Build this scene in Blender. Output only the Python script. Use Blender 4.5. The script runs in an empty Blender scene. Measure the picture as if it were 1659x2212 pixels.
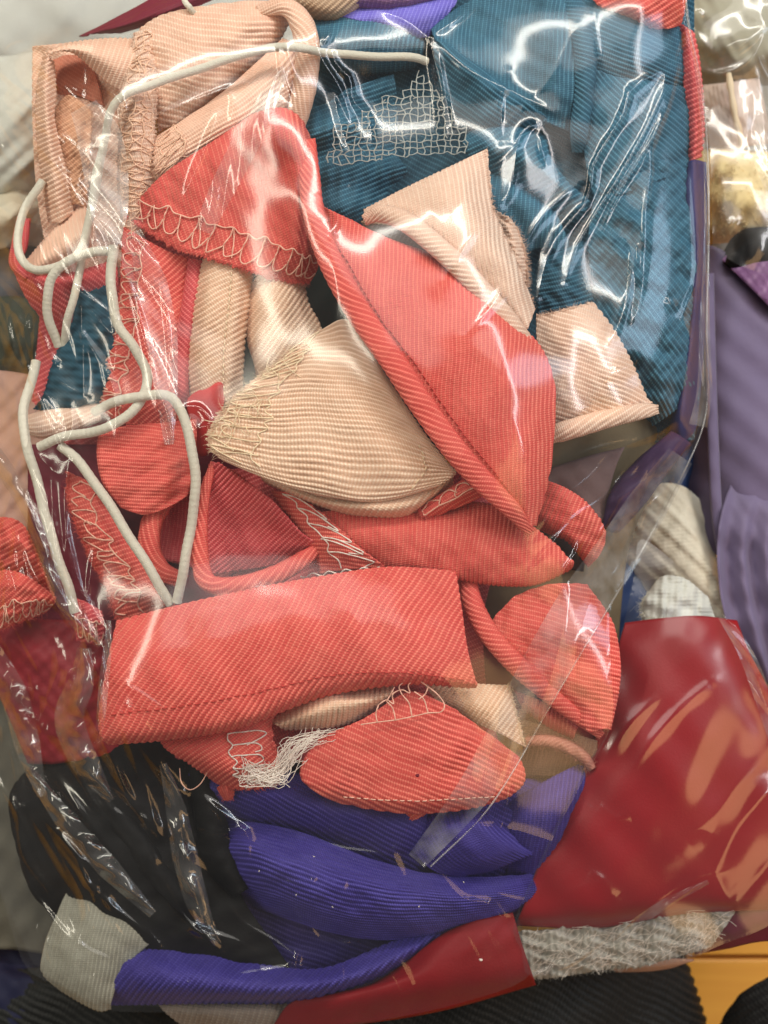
import bpy, math, random
import numpy as np
from mathutils import Vector
R = math.radians
rng = np.random.default_rng(7)
random.seed(7)

# ------------------------------------------------------------------ camera, light, exposure
SC = bpy.context.scene
H = 0.330                       # lens height above the bag's mid plane, metres
MMPX = 0.2 / 1659.0             # metres per layout unit (1659 units across a 20 cm wide view)
cam = bpy.data.objects.new('camera', bpy.data.cameras.new('camera'))
SC.collection.objects.link(cam)
cam.location = (0, 0, H)
cam.data.sensor_fit = 'HORIZONTAL'
cam.data.sensor_width = 36
cam.data.lens = 36 * H / 0.2
cam.data.clip_start = 0.01
cam.data.clip_end = 50
cam.data.dof.use_dof = True
cam.data.dof.focus_distance = H - 0.022
cam.data.dof.aperture_fstop = 15
SC.camera = cam
SC.view_settings.view_transform = 'Standard'
SC.view_settings.look = 'None'
SC.view_settings.exposure = 0.07
SC.view_settings.gamma = 1.0
SC.render.engine = 'CYCLES'
SC.cycles.transparent_max_bounces = 24
SC.cycles.max_bounces = 8
SC.cycles.use_denoising = True

W = bpy.data.worlds.new('World'); SC.world = W; W.use_nodes = True
W.node_tree.nodes['Background'].inputs['Color'].default_value = (1.0, 0.96, 0.93, 1)
W.node_tree.nodes['Background'].inputs['Strength'].default_value = 0.14

def area(name, loc, target, sx, sy, power, col):
    l = bpy.data.lights.new(name, 'AREA'); l.shape = 'RECTANGLE'
    l.size = sx; l.size_y = sy; l.energy = power; l.color = col
    o = bpy.data.objects.new(name, l); SC.collection.objects.link(o)
    o.location = loc
    o.rotation_euler = (Vector(target) - Vector(loc)).to_track_quat('-Z', 'Y').to_euler()
    return o
area('streak_strip', (0.02, 0.46, 0.44), (0, 0.03, 0), 0.85, 0.060, 2.6, (1.0, 0.96, 0.86))  # three added thin strips, shaped to draw long streak highlights along film creases
area('streak_strip', (-0.50, 0.16, 0.48), (0, 0.02, 0), 0.62, 0.060, 1.35, (1.0, 0.93, 0.76))
area('streak_strip', (0.52, 0.18, 0.52), (0, 0.02, 0), 0.62, 0.060, 1.35, (0.97, 0.95, 0.96))
area('ceiling_light', (0.05, 0.75, 1.00), (0, 0.02, 0), 1.50, 0.80, 6.0, (1.0, 0.955, 0.89))
area('window_light', (0.95, 0.30, 0.55), (0, 0, 0), 0.28, 0.55, 2.0, (0.62, 0.80, 1.0))
area('warm_panel', (0.50, -0.34, 0.58), (0.08, -0.06, 0), 0.44, 0.38, 1.0, (1.0, 0.58, 0.25))  # added warm panel hung overhead, puts orange reflections into the package film

# ------------------------------------------------------------------ node helper
def mat_new(name):
    m = bpy.data.materials.new(name); m.use_nodes = True
    nt = m.node_tree
    for n in list(nt.nodes): nt.nodes.remove(n)
    return m, nt
class NT:
    def __init__(s, nt): s.nt = nt
    def n(s, t, **kw):
        nd = s.nt.nodes.new(t)
        for k, v in kw.items(): setattr(nd, k, v)
        return nd
    def set(s, sock, v):
        if isinstance(v, bpy.types.NodeSocket): s.nt.links.new(v, sock)
        elif v is not None: sock.default_value = v
    def m(s, op, a, b=None, c=None, clamp=False):
        nd = s.n('ShaderNodeMath', operation=op, use_clamp=clamp)
        s.set(nd.inputs[0], a); s.set(nd.inputs[1], b)
        if c is not None: s.set(nd.inputs[2], c)
        return nd.outputs[0]
    def noise(s, vec, scale, detail=2.0, rough=0.5):
        nd = s.n('ShaderNodeTexNoise'); s.set(nd.inputs['Vector'], vec)
        nd.inputs['Scale'].default_value = scale; nd.inputs['Detail'].default_value = detail
        nd.inputs['Roughness'].default_value = rough
        return nd.outputs[0]
    def mixc(s, f, a, b):
        nd = s.n('ShaderNodeMix', data_type='RGBA'); s.set(nd.inputs[0], f)
        s.set(nd.inputs[6], a); s.set(nd.inputs[7], b)
        return nd.outputs[2]
    def vmul(s, v, k):
        nd = s.n('ShaderNodeVectorMath', operation='MULTIPLY'); s.set(nd.inputs[0], v); nd.inputs[1].default_value = k
        return nd.outputs[0]
    def ramp(s, v, lo, hi):
        nd = s.n('ShaderNodeMapRange', clamp=True); s.set(nd.inputs[0], v)
        nd.inputs[1].default_value = lo; nd.inputs[2].default_value = hi
        return nd.outputs[0]
def c4(c): return (c[0], c[1], c[2], 1.0)

def fabric(name, col, col2=None, rough=0.62, sheen=0.15, bead=0.5, spec=0.28, line=0.7, vary=0.24):
    """woven ribbed cloth: uv.x counts ribs, uv.y runs along a rib in rib widths"""
    m, nt = mat_new(name); g = NT(nt)
    col2 = col2 or tuple(min(1, c * 1.35 + 0.02) for c in col)
    uv = g.n('ShaderNodeUVMap', uv_map='rib').outputs[0]
    sep = g.n('ShaderNodeSeparateXYZ'); g.set(sep.inputs[0], uv)
    x, y = sep.outputs[0], sep.outputs[1]
    fx = g.m('FRACT', x); ix = g.m('FLOOR', x)
    # twisted yarn cells along every rib, offset from rib to rib
    ph = g.m('ADD', g.m('MULTIPLY', y, 1.9), g.m('ADD', g.m('MULTIPLY', ix, 0.37), g.m('MULTIPLY', fx, 0.55)))
    cell = g.m('MULTIPLY', g.m('ADD', g.m('SINE', g.m('MULTIPLY', ph, 2 * math.pi)), 1.0), 0.5)
    fib = g.noise(g.vmul(uv, (5.0, 0.9, 1.0)), 1.6, 3.0, 0.65)
    big = g.noise(g.vmul(uv, (0.05, 0.05, 1.0)), 1.0, 3.0, 0.6)
    wnz = g.n('ShaderNodeTexWhiteNoise', noise_dimensions='2D')
    cmb = g.n('ShaderNodeCombineXYZ'); g.set(cmb.inputs[0], ix); g.set(cmb.inputs[1], g.m('FLOOR', g.m('MULTIPLY', y, 0.2)))
    g.set(wnz.inputs['Vector'], cmb.outputs[0])
    yl = g.m('SUBTRACT', 1.0, g.ramp(g.m('ABSOLUTE', g.m('SUBTRACT', fx, 0.24)), 0.04, 0.20), clamp=True)
    yl = g.m('MULTIPLY', yl, g.m('MULTIPLY', g.m('ADD', 0.40, g.m('MULTIPLY', cell, 0.60)), line))
    f = g.m('ADD', yl, g.m('ADD', g.m('MULTIPLY', g.m('MULTIPLY', cell, g.ramp(fib, 0.3, 0.7)), bead), g.m('MULTIPLY', g.m('SUBTRACT', wnz.outputs[0], 0.5), 0.16)), clamp=True)
    c = g.mixc(f, c4(col), c4(col2))
    hv = g.n('ShaderNodeHueSaturation'); g.set(hv.inputs['Color'], c)
    g.set(hv.inputs['Value'], g.m('ADD', 1.0 - vary * 0.5, g.m('MULTIPLY', big, vary)))
    b = g.n('ShaderNodeBsdfPrincipled')
    g.set(b.inputs['Base Color'], hv.outputs[0])
    b.inputs['Roughness'].default_value = rough
    b.inputs['Specular IOR Level'].default_value = spec
    b.inputs['Sheen Weight'].default_value = sheen
    b.inputs['Sheen Roughness'].default_value = 0.45
    b.inputs['Sheen Tint'].default_value = c4(col2)
    hgt = g.m('ADD', g.m('MULTIPLY', cell, 0.55), g.m('MULTIPLY', fib, 0.7))
    crum = g.noise(g.n('ShaderNodeTexCoord').outputs['Object'], 210.0, 3.0, 0.6)
    b2 = g.n('ShaderNodeBump'); b2.inputs['Strength'].default_value = 0.5; b2.inputs['Distance'].default_value = 0.0011
    g.set(b2.inputs['Height'], crum)
    bu = g.n('ShaderNodeBump'); bu.inputs['Strength'].default_value = 0.55; bu.inputs['Distance'].default_value = 0.00022
    g.set(bu.inputs['Height'], hgt); g.set(bu.inputs['Normal'], b2.outputs[0]); g.set(b.inputs['Normal'], bu.outputs[0])
    o = g.n('ShaderNodeOutputMaterial'); g.set(o.inputs[0], b.outputs[0])
    return m

def simple(name, col, rough=0.6, nscale=900.0, vary=0.2, bump=0.3, spec=0.3, sheen=0.0):
    m, nt = mat_new(name); g = NT(nt)
    tc = g.n('ShaderNodeTexCoord').outputs['Object']
    nz = g.noise(tc, nscale, 4.0, 0.6); nb = g.noise(tc, 60.0, 3.0, 0.6)
    v = g.m('ADD', 1.0 - vary * 0.5, g.m('MULTIPLY', g.m('ADD', g.m('MULTIPLY', nz, 0.5), g.m('MULTIPLY', nb, 0.5)), vary))
    hv = g.n('ShaderNodeHueSaturation'); hv.inputs['Color'].default_value = c4(col); g.set(hv.inputs['Value'], v)
    b = g.n('ShaderNodeBsdfPrincipled'); g.set(b.inputs['Base Color'], hv.outputs[0])
    b.inputs['Roughness'].default_value = rough; b.inputs['Specular IOR Level'].default_value = spec
    b.inputs['Sheen Weight'].default_value = sheen
    bu = g.n('ShaderNodeBump'); bu.inputs['Strength'].default_value = bump; bu.inputs['Distance'].default_value = 0.0003
    g.set(bu.inputs['Height'], nz); g.set(b.inputs['Normal'], bu.outputs[0])
    o = g.n('ShaderNodeOutputMaterial'); g.set(o.inputs[0], b.outputs[0])
    return m

def film(name, tint=(0.985, 0.985, 0.975), milky=0.035, ior=1.62, rough=0.15, bump=0.25, scale=70.0, stretch=(1, 1, 1)):
    """thin clear plastic: sees through, mirrors by Fresnel, a trace of milky scatter"""
    m, nt = mat_new(name); g = NT(nt)
    tc = g.n('ShaderNodeTexCoord').outputs['Object']
    tv = g.vmul(tc, stretch)
    n1 = g.noise(tv, scale, 3.0, 0.55); n2 = g.noise(tv, scale * 7, 2.0, 0.5)
    bu = g.n('ShaderNodeBump'); bu.inputs['Strength'].default_value = bump; bu.inputs['Distance'].default_value = 0.0012
    g.set(bu.inputs['Height'], g.m('ADD', n1, g.m('MULTIPLY', n2, 0.06)))
    geo = g.n('ShaderNodeNewGeometry')
    dt = g.n('ShaderNodeVectorMath', operation='DOT_PRODUCT'); g.set(dt.inputs[0], bu.outputs[0]); g.set(dt.inputs[1], geo.outputs['Incoming'])
    f0 = 1.6 * ((ior - 1) / (ior + 1)) ** 2
    fr = g.m('ADD', f0, g.m('MULTIPLY', 1 - f0, g.m('POWER', g.m('SUBTRACT', 1.0, g.m('ABSOLUTE', dt.outputs['Value']), clamp=True), 5.0)), clamp=True)
    tr = g.n('ShaderNodeBsdfTransparent'); tr.inputs['Color'].default_value = c4(tint)
    gl = g.n('ShaderNodeBsdfGlossy'); gl.inputs['Roughness'].default_value = rough; g.set(gl.inputs['Normal'], bu.outputs[0])
    df = g.n('ShaderNodeBsdfDiffuse'); df.inputs['Color'].default_value = (0.8, 0.79, 0.77, 1)
    mk = g.n('ShaderNodeMixShader'); g.set(mk.inputs[0], g.m('MULTIPLY', g.ramp(n1, 0.35, 0.75), milky))
    g.set(mk.inputs[1], tr.outputs[0]); g.set(mk.inputs[2], df.outputs[0])
    mx = g.n('ShaderNodeMixShader'); g.set(mx.inputs[0], fr)
    g.set(mx.inputs[1], mk.outputs[0]); g.set(mx.inputs[2], gl.outputs[0])
    o = g.n('ShaderNodeOutputMaterial'); g.set(o.inputs[0], mx.outputs[0])
    return m

# ------------------------------------------------------------------ geometry helpers
def P(px, py, z):
    """layout units (x right, y down) at a height z in mm -> metres"""
    px = np.asarray(px, float); py = np.asarray(py, float); zz = np.asarray(z, float) * 0.001
    k = MMPX * (H - zz) / H
    return np.stack([(px - 829.5) * k, -(py - 1106.0) * k, zz], -1)

def make_mesh(name, verts, quads, mat, uv=None, parent=None, smooth=True, rim=0.0):
    verts = np.asarray(verts, np.float64); quads = np.asarray(quads, np.int32)
    c = verts.mean(0)
    me = bpy.data.meshes.new(name)
    k = quads.shape[1]
    me.vertices.add(len(verts)); me.vertices.foreach_set('co', (verts - c).astype(np.float32).ravel())
    me.loops.add(quads.size); me.loops.foreach_set('vertex_index', quads.ravel())
    me.polygons.add(len(quads))
    me.polygons.foreach_set('loop_start', np.arange(0, quads.size, k, dtype=np.int32))
    me.polygons.foreach_set('loop_total', np.full(len(quads), k, np.int32))
    me.update(calc_edges=True)
    me.polygons.foreach_set('use_smooth', np.full(len(quads), smooth, bool))
    if uv is not None:
        l = me.uv_layers.new(name='rib'); l.data.foreach_set('uv', uv[quads.ravel()].astype(np.float32).ravel())
    me.materials.append(mat)
    o = bpy.data.objects.new(name, me); SC.collection.objects.link(o)
    if parent is not None:
        o.parent = parent; o.location = Vector(c) - ROOTLOC(parent)
    else:
        o.location = c
    if rim:
        s = o.modifiers.new('thickness', 'SOLIDIFY'); s.thickness = rim; s.offset = -1; s.use_rim = True; s.use_rim_only = True
    return o
def ROOTLOC(o):
    v = Vector(o.location)
    while o.parent is not None:
        o = o.parent; v = v + Vector(o.location)
    return v
def tag(o, label, cat, group=None, kind=None):
    o['label'] = label; o['category'] = cat
    if group: o['group'] = group
    if kind: o['kind'] = kind
    return o

def crom(ctrl, t):
    """Catmull-Rom through rows of ctrl (n,...) at index coords t; straight past the ends"""
    n = len(ctrl)
    e = np.concatenate([[2 * ctrl[0] - ctrl[1]], ctrl, [2 * ctrl[-1] - ctrl[-2]]])
    i = np.clip(np.floor(t).astype(int), 0, n - 2); f = t - i
    a, b, c, d = e[i], e[i + 1], e[i + 2], e[i + 3]
    f = f.reshape(f.shape + (1,) * (ctrl.ndim - 1))
    fc = np.clip(f, 0, 1); ex = f - fc
    p = 0.5 * ((2 * b) + (-a + c) * fc + (2 * a - 5 * b + 4 * c - d) * fc ** 2 + (-a + 3 * b - 3 * c + d) * fc ** 3)
    tan = 0.5 * ((-a + c) + 2 * (2 * a - 5 * b + 4 * c - d) * fc + 3 * (-a + 3 * b - 3 * c + d) * fc ** 2)
    return p + tan * ex
RIBK = 0.88
MAKE_FUZZ = True
HEIGHTS = []            # (px, py, z mm) samples of everything the film lies on

class Sheet:
    """a cloth surface through rows of (x, y, z) control points"""
    def __init__(s, rows, wr=0.6, wl=130.0, seed=0):
        w = max(len(r) for r in rows)
        C = np.array([np.stack([np.interp(np.linspace(0, 1, w), np.linspace(0, 1, len(r)), np.array(r, float)[:, k]) for k in range(3)], -1) for r in rows])
        s.C = C; s.nv, s.nu = C.shape[:2]
        Z = C * np.array([1, 1, 8.3])
        du = np.linalg.norm(np.diff(Z, axis=1), axis=2).mean(0); dv = np.linalg.norm(np.diff(Z, axis=0), axis=2).mean(1)
        s.cu = np.concatenate([[0], np.cumsum(du)]); s.cv = np.concatenate([[0], np.cumsum(dv)])
        s.Lu, s.Lv = s.cu[-1], s.cv[-1]
        r = np.random.default_rng(seed + 11)
        s.wr = wr; s.k = [(r.uniform(-1, 1, 2) * 2 * math.pi / wl * (1 + 0.7 * j), r.uniform(0, 6.3), 1.0 / (1 + 0.6 * j)) for j in range(5)]
    def idx(s, u, cum, n):
        d = np.clip(u, 0, 1) * cum[-1]
        t = np.interp(d, cum, np.arange(n))
        t = np.where(u < 0, u * cum[-1] / max(cum[1], 1e-6), t)
        t = np.where(u > 1, n - 1 + (u - 1) * cum[-1] / max(cum[-1] - cum[-2], 1e-6), t)
        return t
    def lay(s, u, v):
        """layout coords (x, y, z) at u, v (same-shaped arrays)"""
        u = np.asarray(u, float); v = np.asarray(v, float); sh = u.shape
        u = u.ravel(); v = v.ravel()
        tu = s.idx(u, s.cu, s.nu); tv = s.idx(v, s.cv, s.nv)
        n = s.nv
        e = np.concatenate([[2 * s.C[0] - s.C[1]], s.C, [2 * s.C[-1] - s.C[-2]]])
        e = np.concatenate([2 * e[:, :1] - e[:, 1:2], e, 2 * e[:, -1:] - e[:, -2:-1]], axis=1)
        def wts(t, n):
            i = np.clip(np.floor(t).astype(int), 0, n - 2); f = t - i; fc = np.clip(f, 0, 1); ex = f - fc
            w = 0.5 * np.stack([-fc + 2 * fc**2 - fc**3, 2 - 5 * fc**2 + 3 * fc**3, fc + 4 * fc**2 - 3 * fc**3, -fc**2 + fc**3])
            d = 0.5 * np.stack([-1 + 4 * fc - 3 * fc**2, -10 * fc + 9 * fc**2, 1 + 8 * fc - 9 * fc**2, -2 * fc + 3 * fc**2])
            return i, w + d * ex
        iu, wu = wts(tu, s.nu); iv, wv = wts(tv, s.nv)
        out = np.zeros((len(u), 3))
        for a in range(4):
            for b in range(4):
                out += (wv[a] * wu[b])[:, None] * e[iv + a, iu + b]
        if s.wr:
            wz = sum(am * np.sin(k[0] * out[:, 0] + k[1] * out[:, 1] + ph) for k, ph, am in s.k)
            out[:, 2] += wz * s.wr * 0.45
            w2 = sum(am * np.sin(2.9 * (k[1] * out[:, 0] - k[0] * out[:, 1]) + ph * 2 + 1.5 * np.sin(k[0] * out[:, 0])) for k, ph, am in s.k)
            out[:, 2] += w2 * s.wr * 0.02
        return out.reshape(sh + (3,))
    def pos(s, u, v, lift=0.0):
        q = s.lay(u, v); p = P(q[..., 0], q[..., 1], q[..., 2])
        if lift:
            e = 1e-3
            a = s.lay(u + e, v); b = s.lay(u - e, v); c = s.lay(u, v + e); d = s.lay(u, v - e)
            pu = P(a[..., 0], a[..., 1], a[..., 2]) - P(b[..., 0], b[..., 1], b[..., 2])
            pv = P(c[..., 0], c[..., 1], c[..., 2]) - P(d[..., 0], d[..., 1], d[..., 2])
            nn = np.cross(pv, pu); nn /= np.linalg.norm(nn, axis=-1, keepdims=True) + 1e-12
            p = p + nn * lift
        return p

def cloth(name, rows, mat, rib=('uv', 0, 10.0), amp=0.17, parent=None, fray=None, wr=0.6, wl=130.0, seed=0, warp=0.0, rim=0.00045, dens=5.0, film_on=True, sub=None, bend=0.0):
    """ribbed cloth sheet. rib = (mode, angle, period): 'uv' phase grows along u at 0 deg, along v at 90;
    'img' phase grows along layout x at 0, y at 90. fray = {edge: length}"""
    s = Sheet(rows, wr, wl, seed)
    mode, th, per = rib
    ct, st = math.cos(R(th)), math.sin(R(th))
    if mode == 'uv': fu, fv = abs(ct) / per, abs(st) / per
    else:
        a = s.C[:, -1] - s.C[:, 0]; a = np.abs(a[:, :2]).sum(0) / (np.abs(a[:, :2]).sum() + 1e-9)
        b = s.C[-1] - s.C[0]; b = np.abs(b[:, :2]).sum(0) / (np.abs(b[:, :2]).sum() + 1e-9)
        fu = abs(a[0] * ct) / per + abs(a[1] * st) / per; fv = abs(b[0] * ct) / per + abs(b[1] * st) / per
    cu = float(np.clip(1 / (dens * fu + 1e-6), 2.0, 8.0)); cv = float(np.clip(1 / (dens * fv + 1e-6), 2.0, 8.0))
    if fray:
        if 'u0' in fray or 'u1' in fray: cv = min(cv, 3.0)
        if 'v0' in fray or 'v1' in fray: cu = min(cu, 3.0)
    nu = int(np.clip(s.Lu / cu, 6, 520)); nv = int(np.clip(s.Lv / cv, 6, 520))
    u, v = np.meshgrid(np.linspace(0, 1, nu + 1), np.linspace(0, 1, nv + 1))
    if fray:
        r = np.random.default_rng(seed + 5)
        for e, L in fray.items():
            along = v if e[0] == 'u' else u; Lal = s.Lv if e[0] == 'u' else s.Lu; Lac = s.Lu if e[0] == 'u' else s.Lv
            kk = along * Lal / 7.5
            j0 = r.uniform(0.1, 1, 4000)
            i = np.floor(kk).astype(int); f = kk - i
            jag = j0[i] * np.sin(np.pi * f) ** 0.6 + 0.35 * np.sin(along * Lal / 31 + seed)
            d = (v if e[0] == 'v' else u); near = np.clip(1 - (d if e[1] == '0' else 1 - d) * Lac / 26, 0, 1)
            off = jag * L / Lac * near * (-1 if e[1] == '0' else 1)
            if e[0] == 'u': u = u + off
            else: v = v + off
    q = s.lay(u, v)
    if mode == 'uv':
        A, B = u * s.Lu, v * s.Lv
    else:
        A, B = q[..., 0], q[..., 1]
    mx, my = (A.mean(), B.mean())
    bx = (A * ct + B * st) - (mx * ct + my * st); by = (-A * st + B * ct) - (-mx * st + my * ct)
    ph = bx / per + warp * bx * by * 1e-4 / per * 10 + bend * by * by * 1e-4 + 0.30 * np.sin(by / 57 + bx / 140 + seed) + 0.12 * np.sin(by / 19 + bx / 60 + seed * 2) + 0.45 * np.sin(by / 150 - bx / 95 + seed * 3)
    al = by / per
    p = P(q[..., 0], q[..., 1], q[..., 2])
    du = np.gradient(p, axis=1); dv = np.gradient(p, axis=0)
    nn = np.cross(dv, du); nn /= np.linalg.norm(nn, axis=-1, keepdims=True) + 1e-12
    turn = nn[..., 2].mean() < 0
    if turn: nn = -nn
    r2 = np.random.default_rng(seed + 3).uniform(0.75, 1.15, 8192)
    hgt = (np.abs(np.cos(np.pi * ph)) ** 0.75 - 0.6) * amp * RIBK * per * MMPX * r2[np.floor(ph + 0.5).astype(int) % 8192] * 2.0 * (1.0 + 0.32 * np.sin(by / 44 + bx / 71 + seed) + 0.22 * np.sin(by / 23 - bx / 37 + seed * 1.7))
    p = p + nn * hgt[..., None]
    if film_on:
        HEIGHTS.append(q[::3, ::3].reshape(-1, 3))
    idx = np.arange((nu + 1) * (nv + 1)).reshape(nv + 1, nu + 1)
    quads = np.stack([idx[:-1, :-1], idx[:-1, 1:], idx[1:, 1:], idx[1:, :-1]], -1).reshape(-1, 4)[:, ::(1 if turn else -1)]
    uvs = np.stack([ph + 500.5, al + 300], -1).reshape(-1, 2)
    o = make_mesh(name, p.reshape(-1, 3), quads, mat, uvs, parent, rim=rim)
    s.obj = o; s.per = per
    if fray and parent is None and MAKE_FUZZ:
        for e in fray:
            L = s.Lv if e[0] == 'u' else s.Lu
            fuzz(s, e, int(L / 2.2), 7.0 + fray[e] * 0.5, mat, seed + 40, inset=2, rad=0.00005)
    return s

def roll_rows(path, w, hfac=1.0, a0=-105, a1=105, n=5):
    """rows of a half-rolled hem along path [(x, y, z)], width w (number or list)"""
    pts = np.array(path, float); k = len(pts)
    ws = np.interp(np.linspace(0, 1, k), np.linspace(0, 1, len(w)), w) if isinstance(w, (list, tuple)) else np.full(k, float(w))
    t = np.gradient(pts[:, :2], axis=0); t /= np.linalg.norm(t, axis=1, keepdims=True) + 1e-9
    nrm = np.stack([-t[:, 1], t[:, 0]], 1)
    rows = []
    for i in range(k):
        row = []
        for a in np.linspace(R(a0), R(a1), n):
            off = nrm[i] * math.sin(a) * ws[i] / 2
            row.append((pts[i, 0] + off[0], pts[i, 1] + off[1], pts[i, 2] + (math.cos(a) - 1) * ws[i] / 2 * 0.12 * hfac))
        rows.append(row)
    return rows

def tube_mesh(paths, rad, sides=5, vary=0.0, taper=False):
    """verts, quads of round threads along world polylines"""
    V, Q, n0 = [], [], 0
    for pts in paths:
        pts = np.asarray(pts, float); k = len(pts)
        if k < 2: continue
        t = np.gradient(pts, axis=0); t /= np.linalg.norm(t, axis=1, keepdims=True) + 1e-12
        ref = np.array([0.13, 0.21, 0.97]); a = np.cross(t, ref); ln = np.linalg.norm(a, axis=1, keepdims=True)
        a = np.where(ln < 1e-3, np.array([1.0, 0, 0]), a / (ln + 1e-12)); b = np.cross(t, a)
        rr = np.full(k, rad) if not vary else rad * (1 + vary * np.sin(np.linspace(0, k * 0.9, k) + rng.uniform(0, 6)))
        if taper: rr = rr * np.clip(np.linspace(1.15, 0.25, k), 0.2, 1)
        an = np.linspace(0, 2 * math.pi, sides, endpoint=False)
        ring = pts[:, None] + rr[:, None, None] * (np.cos(an)[None, :, None] * a[:, None] + np.sin(an)[None, :, None] * b[:, None])
        V.append(ring.reshape(-1, 3))
        i = np.arange(k * sides).reshape(k, sides) + n0; j = np.roll(i, -1, axis=1)
        Q.append(np.stack([i[:-1], j[:-1], j[1:], i[1:]], -1).reshape(-1, 4)); n0 += k * sides
    return np.concatenate(V), np.concatenate(Q)
def smooth_path(pts, n=60):
    pts = np.array(pts, float); d = np.concatenate([[0], np.cumsum(np.linalg.norm(np.diff(pts, axis=0), axis=1))])
    t = np.interp(np.linspace(0, d[-1], n), d, np.arange(len(pts)))
    return crom(pts, t)
def threads(name, paths, rad, mat, parent=None, sides=5, vary=0.15, taper=False):
    v, q = tube_mesh(paths, rad, sides, vary, taper)
    return make_mesh(name, v, q, mat, None, parent)

def on_edge(s, edge, sv, t):
    """u, v of a point at fraction sv along an edge and t layout units inside it"""
    sv = np.asarray(sv, float); t = np.asarray(t, float)
    if edge == 'v1': return sv, 1 - t / s.Lv
    if edge == 'v0': return sv, t / s.Lv
    if edge == 'u0': return t / s.Lu, sv
    return 1 - t / s.Lu, sv
def overlock(s, edge, w0, w1, mat, s0=0.02, s1=0.98, pitch=32, seed=0, messy=0.25, parent=None, rad=0.00018, lift=0.0003, cross=False, name='overlock_stitching'):
    """the looped ladder of an overlock seam lying along one edge of a sheet"""
    r = np.random.default_rng(seed); L = (s.Lv if edge[0] == 'u' else s.Lu) * (s1 - s0)
    n = max(2, int(L / pitch)); paths = []
    def ev(pts):
        pts = smooth_path([(a, b, 0) for a, b in pts], max(6, 5 * len(pts)))
        sv = s0 + (s1 - s0) * np.clip(pts[:, 0] / n, -0.02, 1.02); t = w0 + (w1 - w0) * pts[:, 1]
        u, v = on_edge(s, edge, sv, t)
        p = s.pos(u, v); p[:, 2] += lift + 0.0002 * np.sin(np.linspace(0, 9, len(p)) + r.uniform(0, 6))
        return p
    j = lambda a=1.0: r.uniform(-1, 1) * messy * a
    top = [(k + j(0.3), 1 + j(0.25) - (0.10 if k % 2 else 0)) for k in range(n + 1)]
    paths.append(ev([q for k in range(n) for q in (top[k], ((top[k][0] + top[k + 1][0]) / 2, 1.0 - 0.13 + j(0.15)))] + [top[n]]))
    for k in range(n):
        a = top[k]; m = (k + 0.12 + j(0.35), 0.45 + j(0.4)); m2 = (k + 1.12 + j(0.35), 0.45 + j(0.4))
        paths.append(ev([a, ((a[0] + m[0]) / 2 + j(0.2), 0.75), m]))
        b = (k + 0.62 + j(0.3), 0.02 + j(0.3))
        paths.append(ev([m, (k + 0.3, 0.16 + j(0.2)), b, (k + 0.95, 0.18 + j(0.2)), m2]))
        if cross or r.uniform() < 0.35 * messy * 2:
            paths.append(ev([(k + j(0.5), 0.95), (k + 0.5 + j(0.5), 0.5), (k + 1.0 + j(0.6), 0.05)]))
    return threads(name, paths, rad, mat, parent or s.obj, 5)
def seam_row(s, fixed, axis, mat, s0=0.03, s1=0.97, pitch=15, seed=0, parent=None, name='seam_stitches', lift=0.00035):
    """a running row of small stitches at u (or v) = fixed"""
    r = np.random.default_rng(seed); L = s.Lv if axis == 'v' else s.Lu; n = int(L * (s1 - s0) / pitch); paths = []
    for k in range(n):
        a = s0 + (s1 - s0) * (k + 0.15 + r.uniform(-.08, .08)) / n; b = s0 + (s1 - s0) * (k + 0.72 + r.uniform(-.08, .08)) / n
        t = np.linspace(a, b, 5); f = np.full(5, fixed) + r.uniform(-1, 1) * 0.004
        p = s.pos(f, t) if axis == 'v' else s.pos(t, f)
        p[:, 2] += lift * np.array([0.2, 0.9, 1.1, 0.9, 0.2]); paths.append(p)
    return threads(name, paths, 0.00017, mat, parent or s.obj, 5, 0)
def fuzz(s, edge, n, length, mat, seed=0, parent=None, s0=0.0, s1=1.0, rad=0.00006, name='frayed_threads', curl=1.0, inset=4):
    """loose fibre ends standing off an edge"""
    r = np.random.default_rng(seed); paths = []
    for k in range(n):
        a = r.uniform(s0, s1); L = length * r.uniform(0.35, 1.2)
        u, v = on_edge(s, edge, np.array([a, a]), np.array([inset + 6.0, float(inset)]))
        q = s.lay(u, v); d = q[1] - q[0]; d = d / (np.linalg.norm(d[:2]) + 1e-9)
        th = r.normal(0, 0.5); d2 = np.array([d[0] * math.cos(th) - d[1] * math.sin(th), d[0] * math.sin(th) + d[1] * math.cos(th)])
        t = np.linspace(0, 1, 7); bend = r.normal(0, 0.5) * curl
        x = q[1, 0] + d2[0] * L * t - d2[1] * L * bend * t**2; y = q[1, 1] + d2[1] * L * t + d2[0] * L * bend * t**2
        z = q[1, 2] + 0.15 + r.uniform(-0.4, 0.9) * t * (1 - 0.4 * t)
        paths.append(P(x, y, z))
    return threads(name, paths, rad, mat, parent or s.obj, 3, 0, taper=True)
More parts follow.
